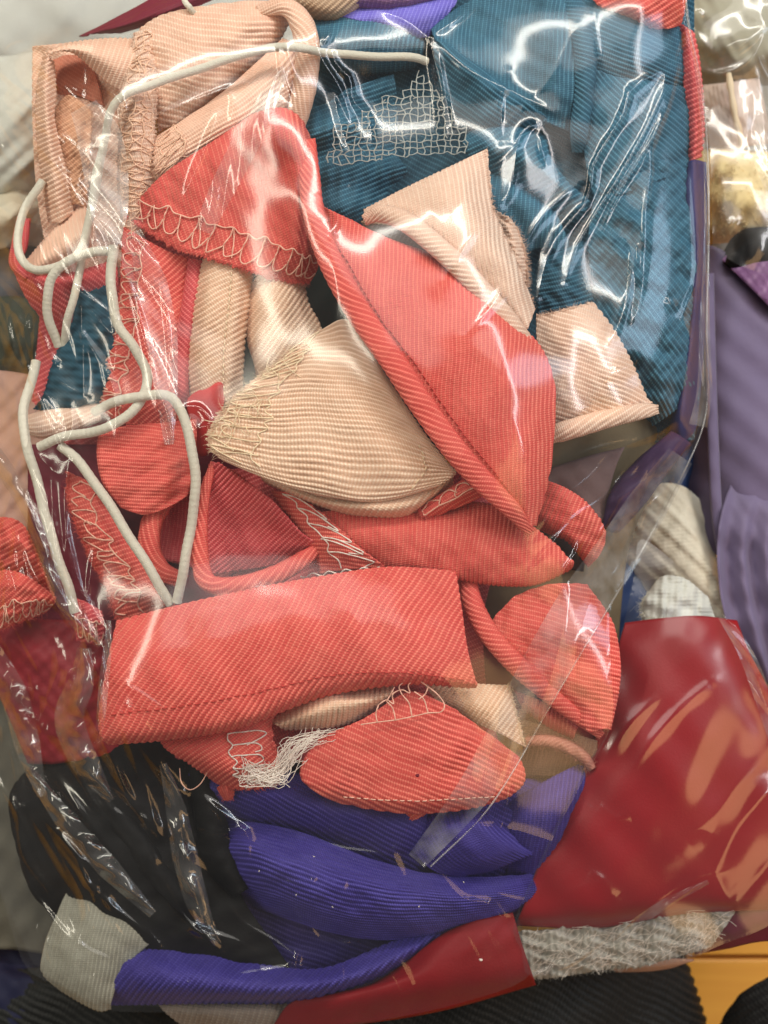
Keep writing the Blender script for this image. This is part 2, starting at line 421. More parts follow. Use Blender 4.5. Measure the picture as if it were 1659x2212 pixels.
# ------------------------------------------------------------------ materials
CORAL = fabric('coral_weave', (0.66, 0.080, 0.070), (0.92, 0.29, 0.21), bead=0.45, line=0.75)
ROSE = fabric('rose_weave', (0.58, 0.060, 0.075), (0.88, 0.26, 0.24), bead=0.5)
CREAM = fabric('cream_weave', (0.74, 0.455, 0.305), (0.97, 0.80, 0.63), bead=0.6)
PEACH = fabric('peach_weave', (0.80, 0.48, 0.35), (0.96, 0.77, 0.62), bead=0.55)
PALE = fabric('pale_peach_weave', (0.74, 0.48, 0.36), (0.95, 0.80, 0.67), bead=0.6)
TEAL = fabric('teal_weave', (0.026, 0.100, 0.165), (0.10, 0.29, 0.41), bead=0.5, sheen=0.2)
TEALD = fabric('deep_teal_weave', (0.017, 0.074, 0.122), (0.06, 0.19, 0.28), bead=0.4, sheen=0.15)
PURPLE = fabric('purple_weave', (0.034, 0.022, 0.185), (0.095, 0.078, 0.40), bead=0.5, sheen=0.2)
LILAC = fabric('lilac_weave', (0.17, 0.14, 0.62), (0.34, 0.32, 0.85), bead=0.4)
MAUVE = fabric('mauve_weave', (0.20, 0.09, 0.22), (0.34, 0.20, 0.36), bead=0.4)
SILVER = fabric('silver_weave', (0.25, 0.245, 0.20), (0.46, 0.45, 0.37), bead=0.5)
TAN = fabric('tan_weave', (0.42, 0.27, 0.17), (0.62, 0.46, 0.32), bead=0.5)
OLIVE = simple('olive_cloth', (0.17, 0.13, 0.075), 0.7)
TAUPE = simple('mauve_taupe_cloth', (0.20, 0.13, 0.13), 0.7)
PLUM = simple('plum_cloth', (0.060, 0.028, 0.085), 0.6)
CRIMSON = simple('crimson_satin', (0.29, 0.003, 0.009), 0.45, 1500, 0.15, 0.2, 0.35)
REDCLOTH = simple('red_cloth', (0.22, 0.003, 0.007), 0.6, 1500, 0.2, 0.3)
MAROON = simple('maroon_cloth', (0.17, 0.012, 0.03), 0.6)
BLACK = simple('black_cloth', (0.006, 0.006, 0.0065), 0.7, 1200, 0.3, 0.4, 0.15)
NAVY = simple('navy_cloth', (0.012, 0.014, 0.045), 0.7)
INDIGO = simple('indigo_cloth', (0.035, 0.035, 0.14), 0.65)
LAVENDER = simple('lavender_jersey', (0.155, 0.122, 0.215), 0.6, 240, 0.2, 0.4, 0.3, 0.2)
IVORY = simple('ivory_fleece', (0.70, 0.65, 0.52), 0.85, 700, 0.3, 0.8, 0.1, 0.3)
WHITEC = simple('white_cloth', (0.62, 0.62, 0.56), 0.8, 600, 0.25, 0.5)
GREYC = simple('grey_cloth', (0.46, 0.46, 0.42), 0.8, 300, 0.3, 0.5)
PINKC = simple('pale_pink_cloth', (0.68, 0.54, 0.47), 0.75, 500, 0.25, 0.5)
YELLOW = simple('yellow_fluff', (0.90, 0.72, 0.36), 0.8, 500, 0.4, 1.0, 0.2, 0.3)
GAUZE = simple('grey_gauze', (0.44, 0.42, 0.37), 0.8, 1200, 0.4, 0.5)
DGREEN = simple('dark_green_cloth', (0.020, 0.030, 0.026), 0.7)
CORDW = simple('white_elastic', (0.64, 0.61, 0.51), 0.75, 2600, 0.3, 0.8, 0.2, 0.2)
THR_PINK = simple('pale_pink_thread', (0.88, 0.52, 0.40), 0.55, 3000, 0.15, 0.2)
THR_CREAM = simple('cream_thread', (0.88, 0.72, 0.50), 0.55, 3000, 0.15, 0.2)
THR_PEACH = simple('peach_thread', (0.86, 0.58, 0.42), 0.55, 3000, 0.15, 0.2)
THR_WHITE = simple('white_thread', (0.86, 0.78, 0.70), 0.55, 3000, 0.15, 0.2)
THR_RED = simple('coral_thread', (0.50, 0.05, 0.04), 0.6, 3000, 0.15, 0.2)
NETM = simple('net_thread', (0.44, 0.47, 0.45), 0.6, 3000, 0.2, 0.2)

GC = 'coral ribbed fabric scraps'; GP = 'peach ribbed fabric scraps'; GK = 'cream ribbed fabric strips'
GT = 'teal ribbed fabric scraps'; GU = 'purple ribbed fabric scraps'; GE = 'white elastic cords'

# ------------------------------------------------------------------ what lies under and round the bag
def deck():
    me_v, q = [], []
    o = None
    base = bpy.data.objects.new('floor', None)
    SC.collection.objects.link(base); base['kind'] = 'structure'; base.location = (0, 0, -0.075)
    m, nt = mat_new('honey_wood'); g = NT(nt)
    tc = g.n('ShaderNodeTexCoord').outputs['Object']
    gr = g.noise(g.vmul(tc, (6, 160, 30)), 2.2, 5.0, 0.6); bl = g.noise(tc, 22.0, 3.0)
    col = g.mixc(g.m('ADD', g.m('MULTIPLY', gr, 0.7), g.m('MULTIPLY', bl, 0.3), clamp=True), (0.62, 0.25, 0.030, 1), (0.90, 0.47, 0.075, 1))
    b = g.n('ShaderNodeBsdfPrincipled'); g.set(b.inputs['Base Color'], col); b.inputs['Roughness'].default_value = 0.35
    oo = g.n('ShaderNodeOutputMaterial'); g.set(oo.inputs[0], b.outputs[0])
    h = 0.052; mesh = None
    for k in range(-8, 9):
        y0 = -0.1425 + k * h
        if mesh is None or True:
            w = 0.9; t = 0.012; e = 0.0007
            v = np.array([(-w, y0 + e, -t), (w, y0 + e, -t), (w, y0 + h - e, -t), (-w, y0 + h - e, -t),
                          (-w, y0 + e, -0.0006), (w, y0 + e, -0.0006), (w, y0 + h - e, -0.0006), (-w, y0 + h - e, -0.0006),
                          (-w, y0 + 2 * e, 0), (w, y0 + 2 * e, 0), (w, y0 + h - 2 * e, 0), (-w, y0 + h - 2 * e, 0)])
            f = [(0, 1, 5, 4), (1, 2, 6, 5), (2, 3, 7, 6), (3, 0, 4, 7), (4, 5, 9, 8), (5, 6, 10, 9), (6, 7, 11, 10), (7, 4, 8, 11), (8, 9, 10, 11), (3, 2, 1, 0)]
            make_mesh('plank', v + np.array([0, 0, -0.075]), np.array(f), m, None, base, smooth=False)
deck()

def top(s, label, cat, group=None): return tag(s.obj, label, cat, group)

# trousers at the bottom of the view
s = cloth('black_garment', [[(-120, 2110, -42), (200, 2080, -36), (600, 2060, -30), (1000, 2040, -30), (1300, 2020, -32), (1462, 2050, -44), (1470, 2060, -56)],
    [(-120, 2180, -36), (200, 2160, -30), (600, 2140, -24), (1000, 2120, -23), (1300, 2110, -28), (1490, 2140, -44), (1500, 2145, -58)],
    [(-120, 2330, -34), (200, 2320, -28), (600, 2310, -22), (1000, 2300, -22), (1300, 2290, -28), (1530, 2290, -46), (1545, 2300, -60)]],
    fabric('black_pleats', (0.009, 0.010, 0.010), (0.022, 0.023, 0.022), bead=0.3, sheen=0.12), ('img', 122, 17), amp=0.22, seed=3, wr=2.0, wl=300, film_on=False)
top(s, 'black finely pleated garment under the lower edge of the clear bag', 'garment')
s = cloth('black_sleeve', [[(1545, 2230, -50), (1580, 2170, -40), (1640, 2120, -34), (1760, 2080, -34)], [(1560, 2300, -50), (1610, 2240, -38), (1680, 2190, -32), (1780, 2150, -32)], [(1600, 2340, -50), (1660, 2300, -40), (1720, 2260, -34), (1800, 2220, -34)]],
    fabric('black_pleats_small', (0.011, 0.011, 0.012), (0.028, 0.028, 0.028), bead=0.3, sheen=0.25), ('img', 60, 17), amp=0.22, seed=4, film_on=False)
top(s, 'black ribbed cloth in the bottom corner beside the yellow wood', 'garment')
s = cloth('navy_cloth', [[(-100, 1880, -56), (60, 1940, -54), (180, 2000, -54), (320, 2060, -54)], [(-100, 2060, -48), (0, 2070, -42), (80, 2090, -42), (200, 2120, -46)], [(-100, 2120, -42), (0, 2130, -34), (80, 2130, -34), (190, 2140, -40)], [(-100, 2300, -40), (0, 2290, -32), (60, 2270, -30), (130, 2250, -34)]], NAVY, seed=5, wr=1.5, film_on=False, rib=('uv', 0, 40), amp=0.0)
top(s, 'dark navy cloth below the lower corner of the bag', 'cloth')

# heap outside the main bag, on the right
s = cloth('lavender_garment', [[(1430, 540, -40), (1530, 530, -24), (1600, 560, -22), (1800, 640, -24)], [(1430, 720, -40), (1525, 700, -22), (1620, 690, -16), (1800, 740, -20)],
    [(1440, 900, -40), (1530, 880, -22), (1620, 830, -18), (1800, 850, -20)], [(1440, 1060, -40), (1535, 1040, -22), (1640, 1000, -16), (1800, 1010, -18)], [(1470, 1220, -42), (1545, 1200, -26), (1640, 1160, -20), (1800, 1180, -20)]], LAVENDER, seed=6, wr=1.8, wl=300, rib=('uv', 0, 40), amp=0.0, film_on=False)
LAV = s; top(s, 'smooth lavender garment heaped beside the clear bag', 'garment')
pl = []
for y, x0, sp in ((1040, 1580, 26), (1110, 1560, 26), (1190, 1552, 26), (1290, 1560, 28), (1390, 1585, 28), (1470, 1610, 28)):
    pl.append([(x0 + sp * c - (6 if c % 2 else 0), y + 6 * c - 0.6 * c * c, -20 if y < 1060 else ((-17 if c % 2 else -15.5) if y < 1130 else ((-18.5 if c % 2 else -14.5) - (3 if y > 1450 else 0)))) for c in range(9)])
cloth('pleated_panel', pl, LAVENDER, seed=60, wr=0.9, wl=90, parent=s.obj, rib=('uv', 0, 40), amp=0.0, film_on=False)
cloth('folded_edge', roll_rows([(1530, 590, -17), (1534, 760, -15), (1540, 940, -16), (1548, 1100, -17), (1562, 1200, -20)], 26, 0.6), LAVENDER, seed=66, wr=0.6, parent=s.obj, rib=('uv', 0, 40), amp=0.0, film_on=False)
s = cloth('mauve_cloth', [[(1560, 560, -20), (1640, 640, -14), (1720, 720, -14)], [(1600, 520, -22), (1680, 590, -15), (1760, 680, -16)], [(1650, 470, -28), (1720, 540, -24), (1800, 620, -24)]], MAUVE, seed=67, wr=1.0, film_on=False, rib=('uv', 0, 30), amp=0.02)
top(s, 'dusky mauve cloth above the lavender garment', 'cloth')
s = cloth('black_cloth', [[(1555, 560, -24), (1580, 515, -20), (1620, 492, -19), (1720, 490, -22)], [(1570, 575, -18), (1610, 540, -14), (1650, 520, -14), (1730, 520, -18)], [(1600, 600, -22), (1640, 590, -18), (1680, 580, -18), (1740, 570, -20)]], BLACK, seed=7, wr=0.8, film_on=False, rib=('uv', 0, 30), amp=0.0)
top(s, 'black cloth wedged under the yellow fluffy scrap', 'cloth')
s = cloth('yellow_scrap', [[(1500, 325, -34), (1560, 318, -26), (1620, 325, -26), (1720, 330, -28)], [(1500, 400, -30), (1570, 390, -17), (1630, 400, -16), (1730, 400, -24)], [(1505, 470, -32), (1570, 465, -18), (1630, 470, -18), (1730, 470, -24)], [(1510, 530, -36), (1570, 525, -28), (1630, 520, -28), (1730, 520, -32)]], YELLOW, seed=8, wr=1.6, wl=60, film_on=False, rib=('uv', 0, 30), amp=0.0)
top(s, 'fluffy golden yellow scrap outside the clear bag', 'fabric scrap')
v = []
for k in range(420):
    u, w = rng.uniform(0.03, 0.97), rng.uniform(0.05, 0.95); q = s.lay(np.array([u]), np.array([w]))[0]
    a = rng.uniform(0, 6.3); L = rng.uniform(4, 10); t = np.linspace(0, 1, 4)
    v.append(P(q[0] + math.cos(a) * L * t, q[1] + math.sin(a) * L * t, q[2] + 0.2 + 0.9 * np.sin(t * 2.6)))
threads('pile_fibres', v, 0.00012, YELLOW, s.obj, 3, 0, True)
s = cloth('pink_scrap', [[(1505, 185, -30), (1570, 178, -24), (1640, 168, -26)], [(1515, 250, -26), (1580, 245, -19), (1655, 240, -22)], [(1525, 320, -30), (1590, 318, -24), (1670, 310, -26)]], PINKC, seed=9, wr=1.0, wl=60, film_on=False, rib=('uv', 0, 12), amp=0.05)
top(s, 'pale pink scrap with a cream string across it, above the yellow fluff', 'fabric scrap')
v = [P(*smooth_path([(1574, 160, -19), (1580, 200, -17), (1588, 250, -17), (1598, 290, -18), (1602, 318, -20)], 24).T)]
o = threads('cotton_string', v, 0.0009, THR_CREAM, None, 8); tag(o, 'short cream string lying on the pale pink scrap', 'string')
s = cloth('grey_pouch', [[(1460, -60, -36), (1560, -70, -28), (1720, -60, -30)], [(1480, 40, -30), (1560, 40, -20), (1720, 50, -24)], [(1500, 120, -30), (1570, 120, -20), (1720, 130, -24)], [(1490, 190, -40), (1580, 190, -34), (1720, 180, -36)]], simple('khaki_grey_cloth', (0.36, 0.34, 0.25), 0.7), seed=10, wr=1.8, wl=110, film_on=False, rib=('uv', 0, 30), amp=0.0)
top(s, 'khaki grey cloth behind film at the upper corner of the heap', 'cloth')
s = cloth('grey_backing', [[(1440, 140, -48), (1560, 140, -44), (1760, 140, -44)], [(1440, 340, -48), (1560, 330, -44), (1760, 330, -44)], [(1440, 620, -50), (1560, 600, -46), (1760, 600, -46)]], simple('putty_grey_cloth', (0.46, 0.44, 0.38), 0.7), seed=12, wr=1.5, film_on=False, rib=('uv', 0, 30), amp=0.0)
top(s, 'putty grey cloth lying deepest under the yellow and pink scraps', 'cloth')
s = cloth('ivory_garment', [[(1385, 1075, -29.6), (1425, 1045, -24.1), (1475, 1050, -22.6), (1520, 1085, -28.2)], [(1340, 1160, -29.6), (1420, 1140, -19.9), (1490, 1140, -18.4), (1532, 1160, -26.9)], [(1370, 1260, -29.6), (1450, 1230, -19.9), (1520, 1210, -18.4), (1560, 1240, -25.4)], [(1480, 1370, -29.6), (1530, 1330, -21.2), (1570, 1310, -19.9), (1590, 1330, -25.4)], [(1560, 1500, -31.0), (1600, 1450, -24.1), (1640, 1420, -22.6), (1680, 1420, -25.4)]], IVORY, seed=13, wr=1.4, wl=90, fray={'u1': 6}, film_on=False, rib=('img', 80, 9), amp=0.08)
top(s, 'ivory fleecy strip running down between lavender garment and clear bag', 'fabric scrap')
fuzz(s, 'u1', 160, 16, IVORY, 3)
s = cloth('ivory_garment', [[(1600, 1400, -30), (1660, 1395, -26), (1740, 1400, -26)], [(1590, 1430, -28), (1660, 1425, -22), (1740, 1430, -22)], [(1600, 1470, -34), (1660, 1480, -28), (1740, 1490, -28)], [(1640, 1600, -40), (1680, 1600, -32), (1740, 1600, -30)]], IVORY, seed=14, wr=1.2, wl=80, film_on=False, rib=('uv', 0, 30), amp=0.0)
top(s, 'ivory fleecy fold below the lavender pleats', 'fabric scrap')
s = cloth('white_scrap', [[(1400, 1280, -11.8), (1430, 1245, -10.0), (1480, 1250, -9.4), (1530, 1290, -11.8)], [(1385, 1305, -9.4), (1430, 1290, -6.4), (1490, 1300, -6.4), (1545, 1335, -9.4)], [(1390, 1335, -8.2), (1435, 1340, -4.6), (1490, 1345, -5.2), (1555, 1350, -8.8)]], WHITEC, fray={'v1': 24, 'u0': 16}, seed=15, wr=1.6, wl=60, film_on=False, rib=('img', 90, 8), amp=0.12)
top(s, 'white frayed scrap above the red cloth package', 'fabric scrap')
fuzz(s, 'v1', 120, 12, IVORY, 4); fuzz(s, 'u0', 50, 12, IVORY, 5)
s = cloth('navy_cloth', [[(1440, 880, -30), (1480, 860, -26), (1540, 900, -30)], [(1400, 1060, -34), (1460, 1040, -28), (1530, 1060, -34)], [(1300, 1220, -30), (1400, 1210, -30), (1500, 1200, -40)], [(1290, 1330, -22), (1380, 1330, -24), (1460, 1330, -34)], [(1280, 1480, -22), (1360, 1440, -24), (1430, 1420, -34)]], simple('blue_cloth', (0.030, 0.060, 0.17), 0.6), seed=16, wr=1.2, film_on=False, rib=('uv', 0, 30), amp=0.0)
top(s, 'blue cloth seen in the gap between clear bag and white scrap', 'cloth')

# heap outside, on the left
s = cloth('white_pouch', [[(-160, 110, -40), (0, 120, -30), (90, 110, -30), (200, 120, -40)], [(-160, 230, -32), (0, 225, -18), (90, 225, -20), (200, 230, -36)], [(-160, 350, -32), (0, 350, -18), (90, 345, -20), (180, 350, -36)], [(-160, 470, -40), (0, 460, -30), (80, 450, -32), (170, 460, -40)]], WHITEC, seed=17, wr=1.6, wl=90, film_on=False, rib=('uv', 0, 30), amp=0.0)
top(s, 'whitish cloth pouch beside the peach loop', 'cloth')
s = cloth('ivory_scrap', [[(-160, 420, -34), (-10, 410, -26), (70, 400, -28), (140, 410, -36)], [(-160, 480, -30), (-10, 470, -18), (60, 460, -20), (130, 470, -34)], [(-160, 560, -36), (-10, 540, -28), (50, 530, -30), (120, 540, -36)]], IVORY, seed=18, wr=1.4, wl=70, film_on=False, rib=('uv', 0, 30), amp=0.0)
top(s, 'ivory woolly scrap at the edge below the whitish pouch', 'fabric scrap')
s = cloth('slate_cloth', [[(-160, 500, -42), (0, 500, -38), (120, 500, -42)], [(-160, 600, -38), (0, 590, -32), (120, 590, -40)], [(-160, 720, -36), (0, 720, -30), (140, 700, -40)]], simple('slate_cloth', (0.11, 0.115, 0.135), 0.7), seed=19, wr=1.4, film_on=False, rib=('uv', 0, 30), amp=0.0)
top(s, 'slate grey cloth at the left edge behind the coral fold', 'cloth')
s = cloth('grey_cloth', [[(-160, -90, -46), (100, -100, -40), (400, -100, -40), (760, -110, -44)], [(-160, 40, -42), (100, 30, -34), (350, 30, -36), (740, 30, -40)], [(-160, 190, -44), (60, 170, -38), (300, 170, -40), (720, 170, -44)]], GREYC, seed=20, wr=1.6, wl=200, film_on=False, rib=('uv', 0, 30), amp=0.0)
top(s, 'dull grey cloth in the upper corner behind the peach strips', 'cloth')
s = cloth('crimson_scrap', [[(170, 78, -14), (230, 48, -8), (310, 5, -4), (400, -40, -6)], [(200, 74, -10), (280, 52, -2), (350, 22, 0), (440, -20, -4)], [(260, 72, -14), (330, 52, -6), (400, 26, -4), (470, -5, -8)]], simple('crimson_dull', (0.20, 0.012, 0.035), 0.6), seed=21, wr=0.6, film_on=False, rib=('uv', 90, 18), amp=0.05)
top(s, 'dull crimson scrap tapering above the peach loop', 'fabric scrap')
s = cloth('green_cloth', [[(-120, 660, -30), (0, 640, -22), (90, 650, -20), (170, 700, -24)], [(-120, 740, -28), (0, 720, -18), (80, 720, -16), (160, 750, -20)], [(-120, 860, -30), (0, 840, -24), (70, 820, -22), (140, 820, -24)]], simple('moss_green_cloth', (0.055, 0.065, 0.045), 0.6), seed=22, wr=1.5, wl=80, film_on=False, rib=('uv', 0, 30), amp=0.0)
top(s, 'dark moss green cloth behind crumpled film below the coral fold', 'cloth')
s = cloth('peach_lining', [[(-140, 800, -20), (0, 800, -12), (120, 820, -10)], [(-140, 950, -18), (0, 950, -8), (120, 960, -6)], [(-140, 1120, -18), (0, 1120, -8), (110, 1140, -6)], [(-140, 1300, -20), (0, 1300, -10), (130, 1330, -8)]], simple('dusty_peach_cloth', (0.50, 0.30, 0.24), 0.7), seed=23, wr=1.6, wl=120, film_on=False, rib=('uv', 0, 30), amp=0.0)
top(s, 'dusty peach cloth at the left edge behind crumpled film', 'cloth')
s = cloth('grey_cloth', [[(-140, 1440, -30), (0, 1440, -22), (90, 1480, -20), (150, 1540, -24)], [(-140, 1640, -32), (0, 1640, -24), (80, 1700, -20), (130, 1760, -24)], [(-140, 1860, -36), (0, 1860, -30), (80, 1900, -28), (130, 1960, -32)], [(-140, 2060, -40), (0, 2050, -36), (90, 2060, -34), (170, 2080, -36)]], simple('smoky_grey_cloth', (0.14, 0.13, 0.10), 0.7), seed=24, wr=1.6, wl=160, film_on=False, rib=('uv', 0, 30), amp=0.0)
top(s, 'smoky grey cloth at the left edge beside the black fabric', 'cloth')

# ------------------------------------------------------------------ fabrics deep inside the bag
s = cloth('olive_scrap', [[(1020, 900, -2), (1180, 900, 0), (1330, 880, -2), (1460, 850, -8)], [(1000, 1100, -2), (1180, 1080, 1), (1320, 1060, -1), (1440, 1000, -8)], [(980, 1300, -2), (1150, 1300, 0), (1290, 1260, -4), (1360, 1180, -10)], [(960, 1560, -4), (1120, 1560, -2), (1250, 1520, -5), (1330, 1460, -10)]], OLIVE, seed=25, wr=0.8, wl=160, rib=('uv', 0, 30), amp=0.0)
top(s, 'plain olive brown scrap showing between the coral ruffles and cream flap', 'fabric scrap')
s = cloth('taupe_scrap', [[(1190, 1010, 2), (1270, 985, 4), (1350, 965, 3)], [(1180, 1045, 3), (1260, 1030, 5), (1330, 1010, 4)], [(1190, 1100, 1), (1260, 1100, 3), (1310, 1090, 2)], [(1250, 1160, 0), (1290, 1140, 2), (1320, 1110, 0)]], TAUPE, seed=26, wr=0.5, rib=('uv', 0, 30), amp=0.0)
top(s, 'mauve taupe scrap below the pale cream flap', 'fabric scrap')
s = cloth('plum_scrap', [[(1300, 1140, 1), (1320, 1060, 4), (1380, 990, 4), (1450, 930, 2)], [(1320, 1150, 3), (1360, 1070, 7), (1420, 1000, 7), (1475, 945, 3)], [(1340, 1150, 0), (1400, 1080, 3), (1450, 1010, 3), (1495, 960, 0)]], PLUM, seed=27, wr=0.8, wl=70, rib=('uv', 90, 40), amp=0.05)
top(s, 'dark plum scrap along the right hand side of the bag below the teal', 'fabric scrap')
s = cloth('green_scrap', [[(380, 560, -2), (540, 560, 2), (720, 570, 2), (880, 600, 0)], [(380, 720, -2), (540, 720, 2), (720, 700, 2), (880, 720, 0)], [(380, 920, -4), (540, 900, -1), (720, 880, 0), (880, 880, -2)]], DGREEN, seed=28, wr=0.8, rib=('uv', 0, 30), amp=0.0)
top(s, 'dark green scrap in the gap between the two cream loops', 'fabric scrap')
s = cloth('maroon_scrap', [[(60, 960, -6), (220, 960, -2), (420, 960, 0), (640, 980, -1)], [(60, 1120, -6), (220, 1130, -1), (420, 1130, 1), (640, 1130, 0)], [(60, 1280, -7), (220, 1290, -1), (420, 1290, 1), (640, 1280, -1)], [(60, 1450, -8), (220, 1450, -3), (420, 1450, -1), (640, 1450, -3)]], MAROON, seed=29, wr=0.9, rib=('uv', 0, 30), amp=0.0)
top(s, 'dark maroon scrap deep below the white cords', 'fabric scrap')
s = cloth('maroon_scrap', [[(1040, 1380, -1), (1160, 1420, 1), (1300, 1500, -1)], [(1050, 1480, 0), (1160, 1510, 2), (1310, 1570, 0)], [(1080, 1560, -1), (1180, 1580, 1), (1310, 1640, -2)]], simple('garnet_cloth', (0.20, 0.012, 0.018), 0.6), seed=30, wr=0.7, rib=('uv', 40, 12), amp=0.08)
top(s, 'dark garnet scrap tucked under the coral ruffle beside the red package', 'fabric scrap')

s = cloth('purple_lining', [[(430, 1640, -9), (700, 1650, -7), (1000, 1650, -7), (1290, 1630, -9)], [(450, 1800, -9), (700, 1800, -7), (1000, 1800, -7), (1230, 1800, -9)], [(480, 1960, -10), (700, 1960, -8), (960, 1950, -8), (1160, 1950, -10)], [(500, 2120, -13), (700, 2110, -11), (880, 2080, -10), (1080, 2040, -12)]], fabric('dark_purple_weave', (0.022, 0.013, 0.10), (0.06, 0.046, 0.22)), ('img', 110, 10), amp=0.14, seed=170, wr=1.2)
top(s, 'dark purple lining cloth lying under the purple bands', 'fabric scrap', GU)
s = cloth('ruby_scrap', [[(-60, 1330, -8), (60, 1335, -4), (160, 1340, -2), (260, 1340, -3)], [(-40, 1430, -9), (70, 1430, -2), (160, 1440, 0), (250, 1440, -3)], [(10, 1530, -10), (90, 1530, -3), (170, 1540, -1), (250, 1540, -3)], [(60, 1650, -12), (120, 1650, -6), (190, 1640, -4), (280, 1640, -5)]], simple('ruby_cloth', (0.26, 0.012, 0.022), 0.55), seed=171, wr=1.4, wl=90, rib=('uv', 0, 30), amp=0.0)
top(s, 'deep ruby cloth under creased film above the black fabric', 'fabric scrap')
s = cloth('charcoal_lining', [[(60, 1640, -20), (250, 1600, -14), (480, 1620, -12)], [(30, 1800, -18), (260, 1800, -11), (540, 1820, -10)], [(110, 1980, -20), (320, 1980, -13), (620, 2000, -13)], [(230, 2110, -20), (400, 2120, -16), (640, 2120, -16)]], simple('charcoal_cloth', (0.008, 0.008, 0.009), 0.7), seed=172, wr=1.2, rib=('uv', 0, 30), amp=0.0)
top(s, 'charcoal lining under the black fabric', 'fabric scrap')
s = cloth('coral_lining', [[(110, 430, -9), (240, 420, -2), (470, 430, -1)], [(90, 640, -9), (240, 640, -3), (450, 650, -2)], [(70, 860, -9), (240, 880, -4), (440, 880, -3)], [(60, 1000, -10), (240, 1010, -6), (440, 1010, -4)]], ROSE, ('img', 60, 10), amp=0.14, seed=173, wr=1.0)
top(s, 'rose coral lining beneath the small teal scrap and cords', 'fabric scrap', GC)
s = cloth('coral_lining', [[(330, 1020, -2), (600, 1010, 2), (900, 1000, 3), (1200, 1030, -1)], [(330, 1240, -2), (600, 1230, 3), (900, 1230, 4), (1060, 1260, 0)], [(330, 1450, -3), (600, 1450, 5), (900, 1440, 6), (1050, 1480, 1)], [(380, 1640, -4), (600, 1640, 4), (860, 1660, 5), (1090, 1650, 0)]], ROSE, ('img', 70, 10), amp=0.14, seed=174, wr=1.0)
top(s, 'rose coral lining glimpsed between the stacked coral scraps', 'fabric scrap', GC)
# bottom of the bag: black, purple, silver, red
s = cloth('black_fabric', [[(80, 1640, -14), (180, 1610, -8), (300, 1585, -5), (430, 1620, -8)], [(20, 1720, -9), (180, 1720, 3), (330, 1720, 5), (440, 1740, 0)], [(40, 1850, -11), (200, 1850, 1), (340, 1850, 4), (490, 1850, -2)], [(80, 1945, -13), (250, 1950, -1), (400, 1960, 1), (530, 1950, -4)], [(180, 2010, -14), (320, 2030, -4), (480, 2060, -3), (620, 2080, -7)], [(240, 2070, -16), (360, 2090, -10), (500, 2110, -9), (640, 2120, -12)]], BLACK, seed=31, wr=1.8, wl=150, rib=('uv', 60, 40), amp=0.03)
top(s, 'black fabric bunched under film at the lower side of the bag', 'fabric scrap')
cloth('fold', roll_rows([(180, 1640, 2), (230, 1720, 6), (300, 1830, 7), (380, 1930, 5), (450, 2010, 1)], [24, 60, 70, 50, 30], 1.6), BLACK, seed=32, wr=0.8, parent=s.obj, rib=('uv', 60, 40), amp=0.03)
cloth('fold', roll_rows([(420, 1640, 2), (450, 1760, 5), (470, 1850, 5), (520, 1930, 2)], [30, 70, 80, 40], 1.4), BLACK, seed=33, wr=0.8, parent=s.obj, rib=('uv', 60, 40), amp=0.03)
s = cloth('purple_scrap', [[(380, 1640, -6.2), (560, 1650, -1.1), (760, 1700, 2.3), (960, 1720, 2.3), (1140, 1680, -1.1), (1290, 1640, -6.2)], [(400, 1710, -1.1), (570, 1720, 5.7), (760, 1760, 7.4), (960, 1790, 5.7), (1140, 1760, 5.7), (1260, 1720, -2.8)], [(430, 1780, -9.6), (580, 1790, -4.5), (760, 1830, -1.1), (960, 1870, 0.6), (1140, 1840, 0.6), (1230, 1790, -6.2)], [(460, 1840, -16.4), (600, 1850, -11.3), (780, 1890, -6.2), (960, 1910, -4.5), (1120, 1890, -4.5), (1200, 1850, -11.3)]], PURPLE, ('img', 118, 10), amp=0.16, seed=34, wr=1.2, wl=120)
top(s, 'deep purple ribbed fold straight under the lowest coral scrap', 'fabric scrap', GU)
s = cloth('purple_scrap', [[(450, 1770, -9.6), (540, 1775, -1.1), (660, 1800, 2.3), (790, 1850, 4.0), (920, 1885, 4.0), (1060, 1895, 2.3), (1190, 1880, -2.8)], [(470, 1830, -1.1), (560, 1845, 9.1), (680, 1880, 10.8), (800, 1915, 10.8), (930, 1935, 9.1), (1060, 1935, 7.4), (1180, 1920, -1.1)], [(500, 1900, -2.8), (590, 1925, 5.7), (700, 1960, 7.4), (810, 1980, 7.4), (930, 1985, 5.7), (1040, 1975, 4.0), (1150, 1950, -2.8)], [(530, 1950, -11.3), (620, 1985, -4.5), (720, 2015, -2.8), (820, 2030, -2.8), (930, 2025, -4.5), (1030, 2005, -6.2), (1120, 1980, -11.3)]], PURPLE, ('uv', 90, 10), amp=0.18, seed=35, wr=0.8, wl=120)
top(s, 'broad purple ribbed band sweeping across above the dark red cloth', 'fabric scrap', GU)
v = []
for x, y in ((862, 1943), (640, 1935), (1000, 1905), (560, 1880), (720, 1960), (905, 1960), (780, 1905), (680, 1850)):
    u = rng.uniform(0, 6.3); v.append(P(*smooth_path([(x, y, 9.3), (x + 2 * math.cos(u), y + 2 * math.sin(u), 9.6), (x + 3.5 * math.cos(u + .6), y + 3.5 * math.sin(u + .6), 9.4)], 5).T))
threads('lint', v, 0.00009, THR_WHITE, s.obj, 4, 0)
s = cloth('purple_scrap', [[(880, 1800, 0.6), (930, 1760, 5.7), (1000, 1745, 7.4), (1060, 1760, 4.0)], [(900, 1850, 4.0), (960, 1810, 10.8), (1030, 1790, 12.5), (1100, 1790, 5.7)], [(960, 1890, 4.0), (1020, 1860, 10.8), (1080, 1830, 10.8), (1140, 1810, 4.0)], [(1040, 1890, 0.6), (1090, 1870, 5.7), (1140, 1850, 5.7), (1190, 1830, 0.6)]], PURPLE, ('uv', 10, 10), amp=0.18, seed=36, wr=0.7)
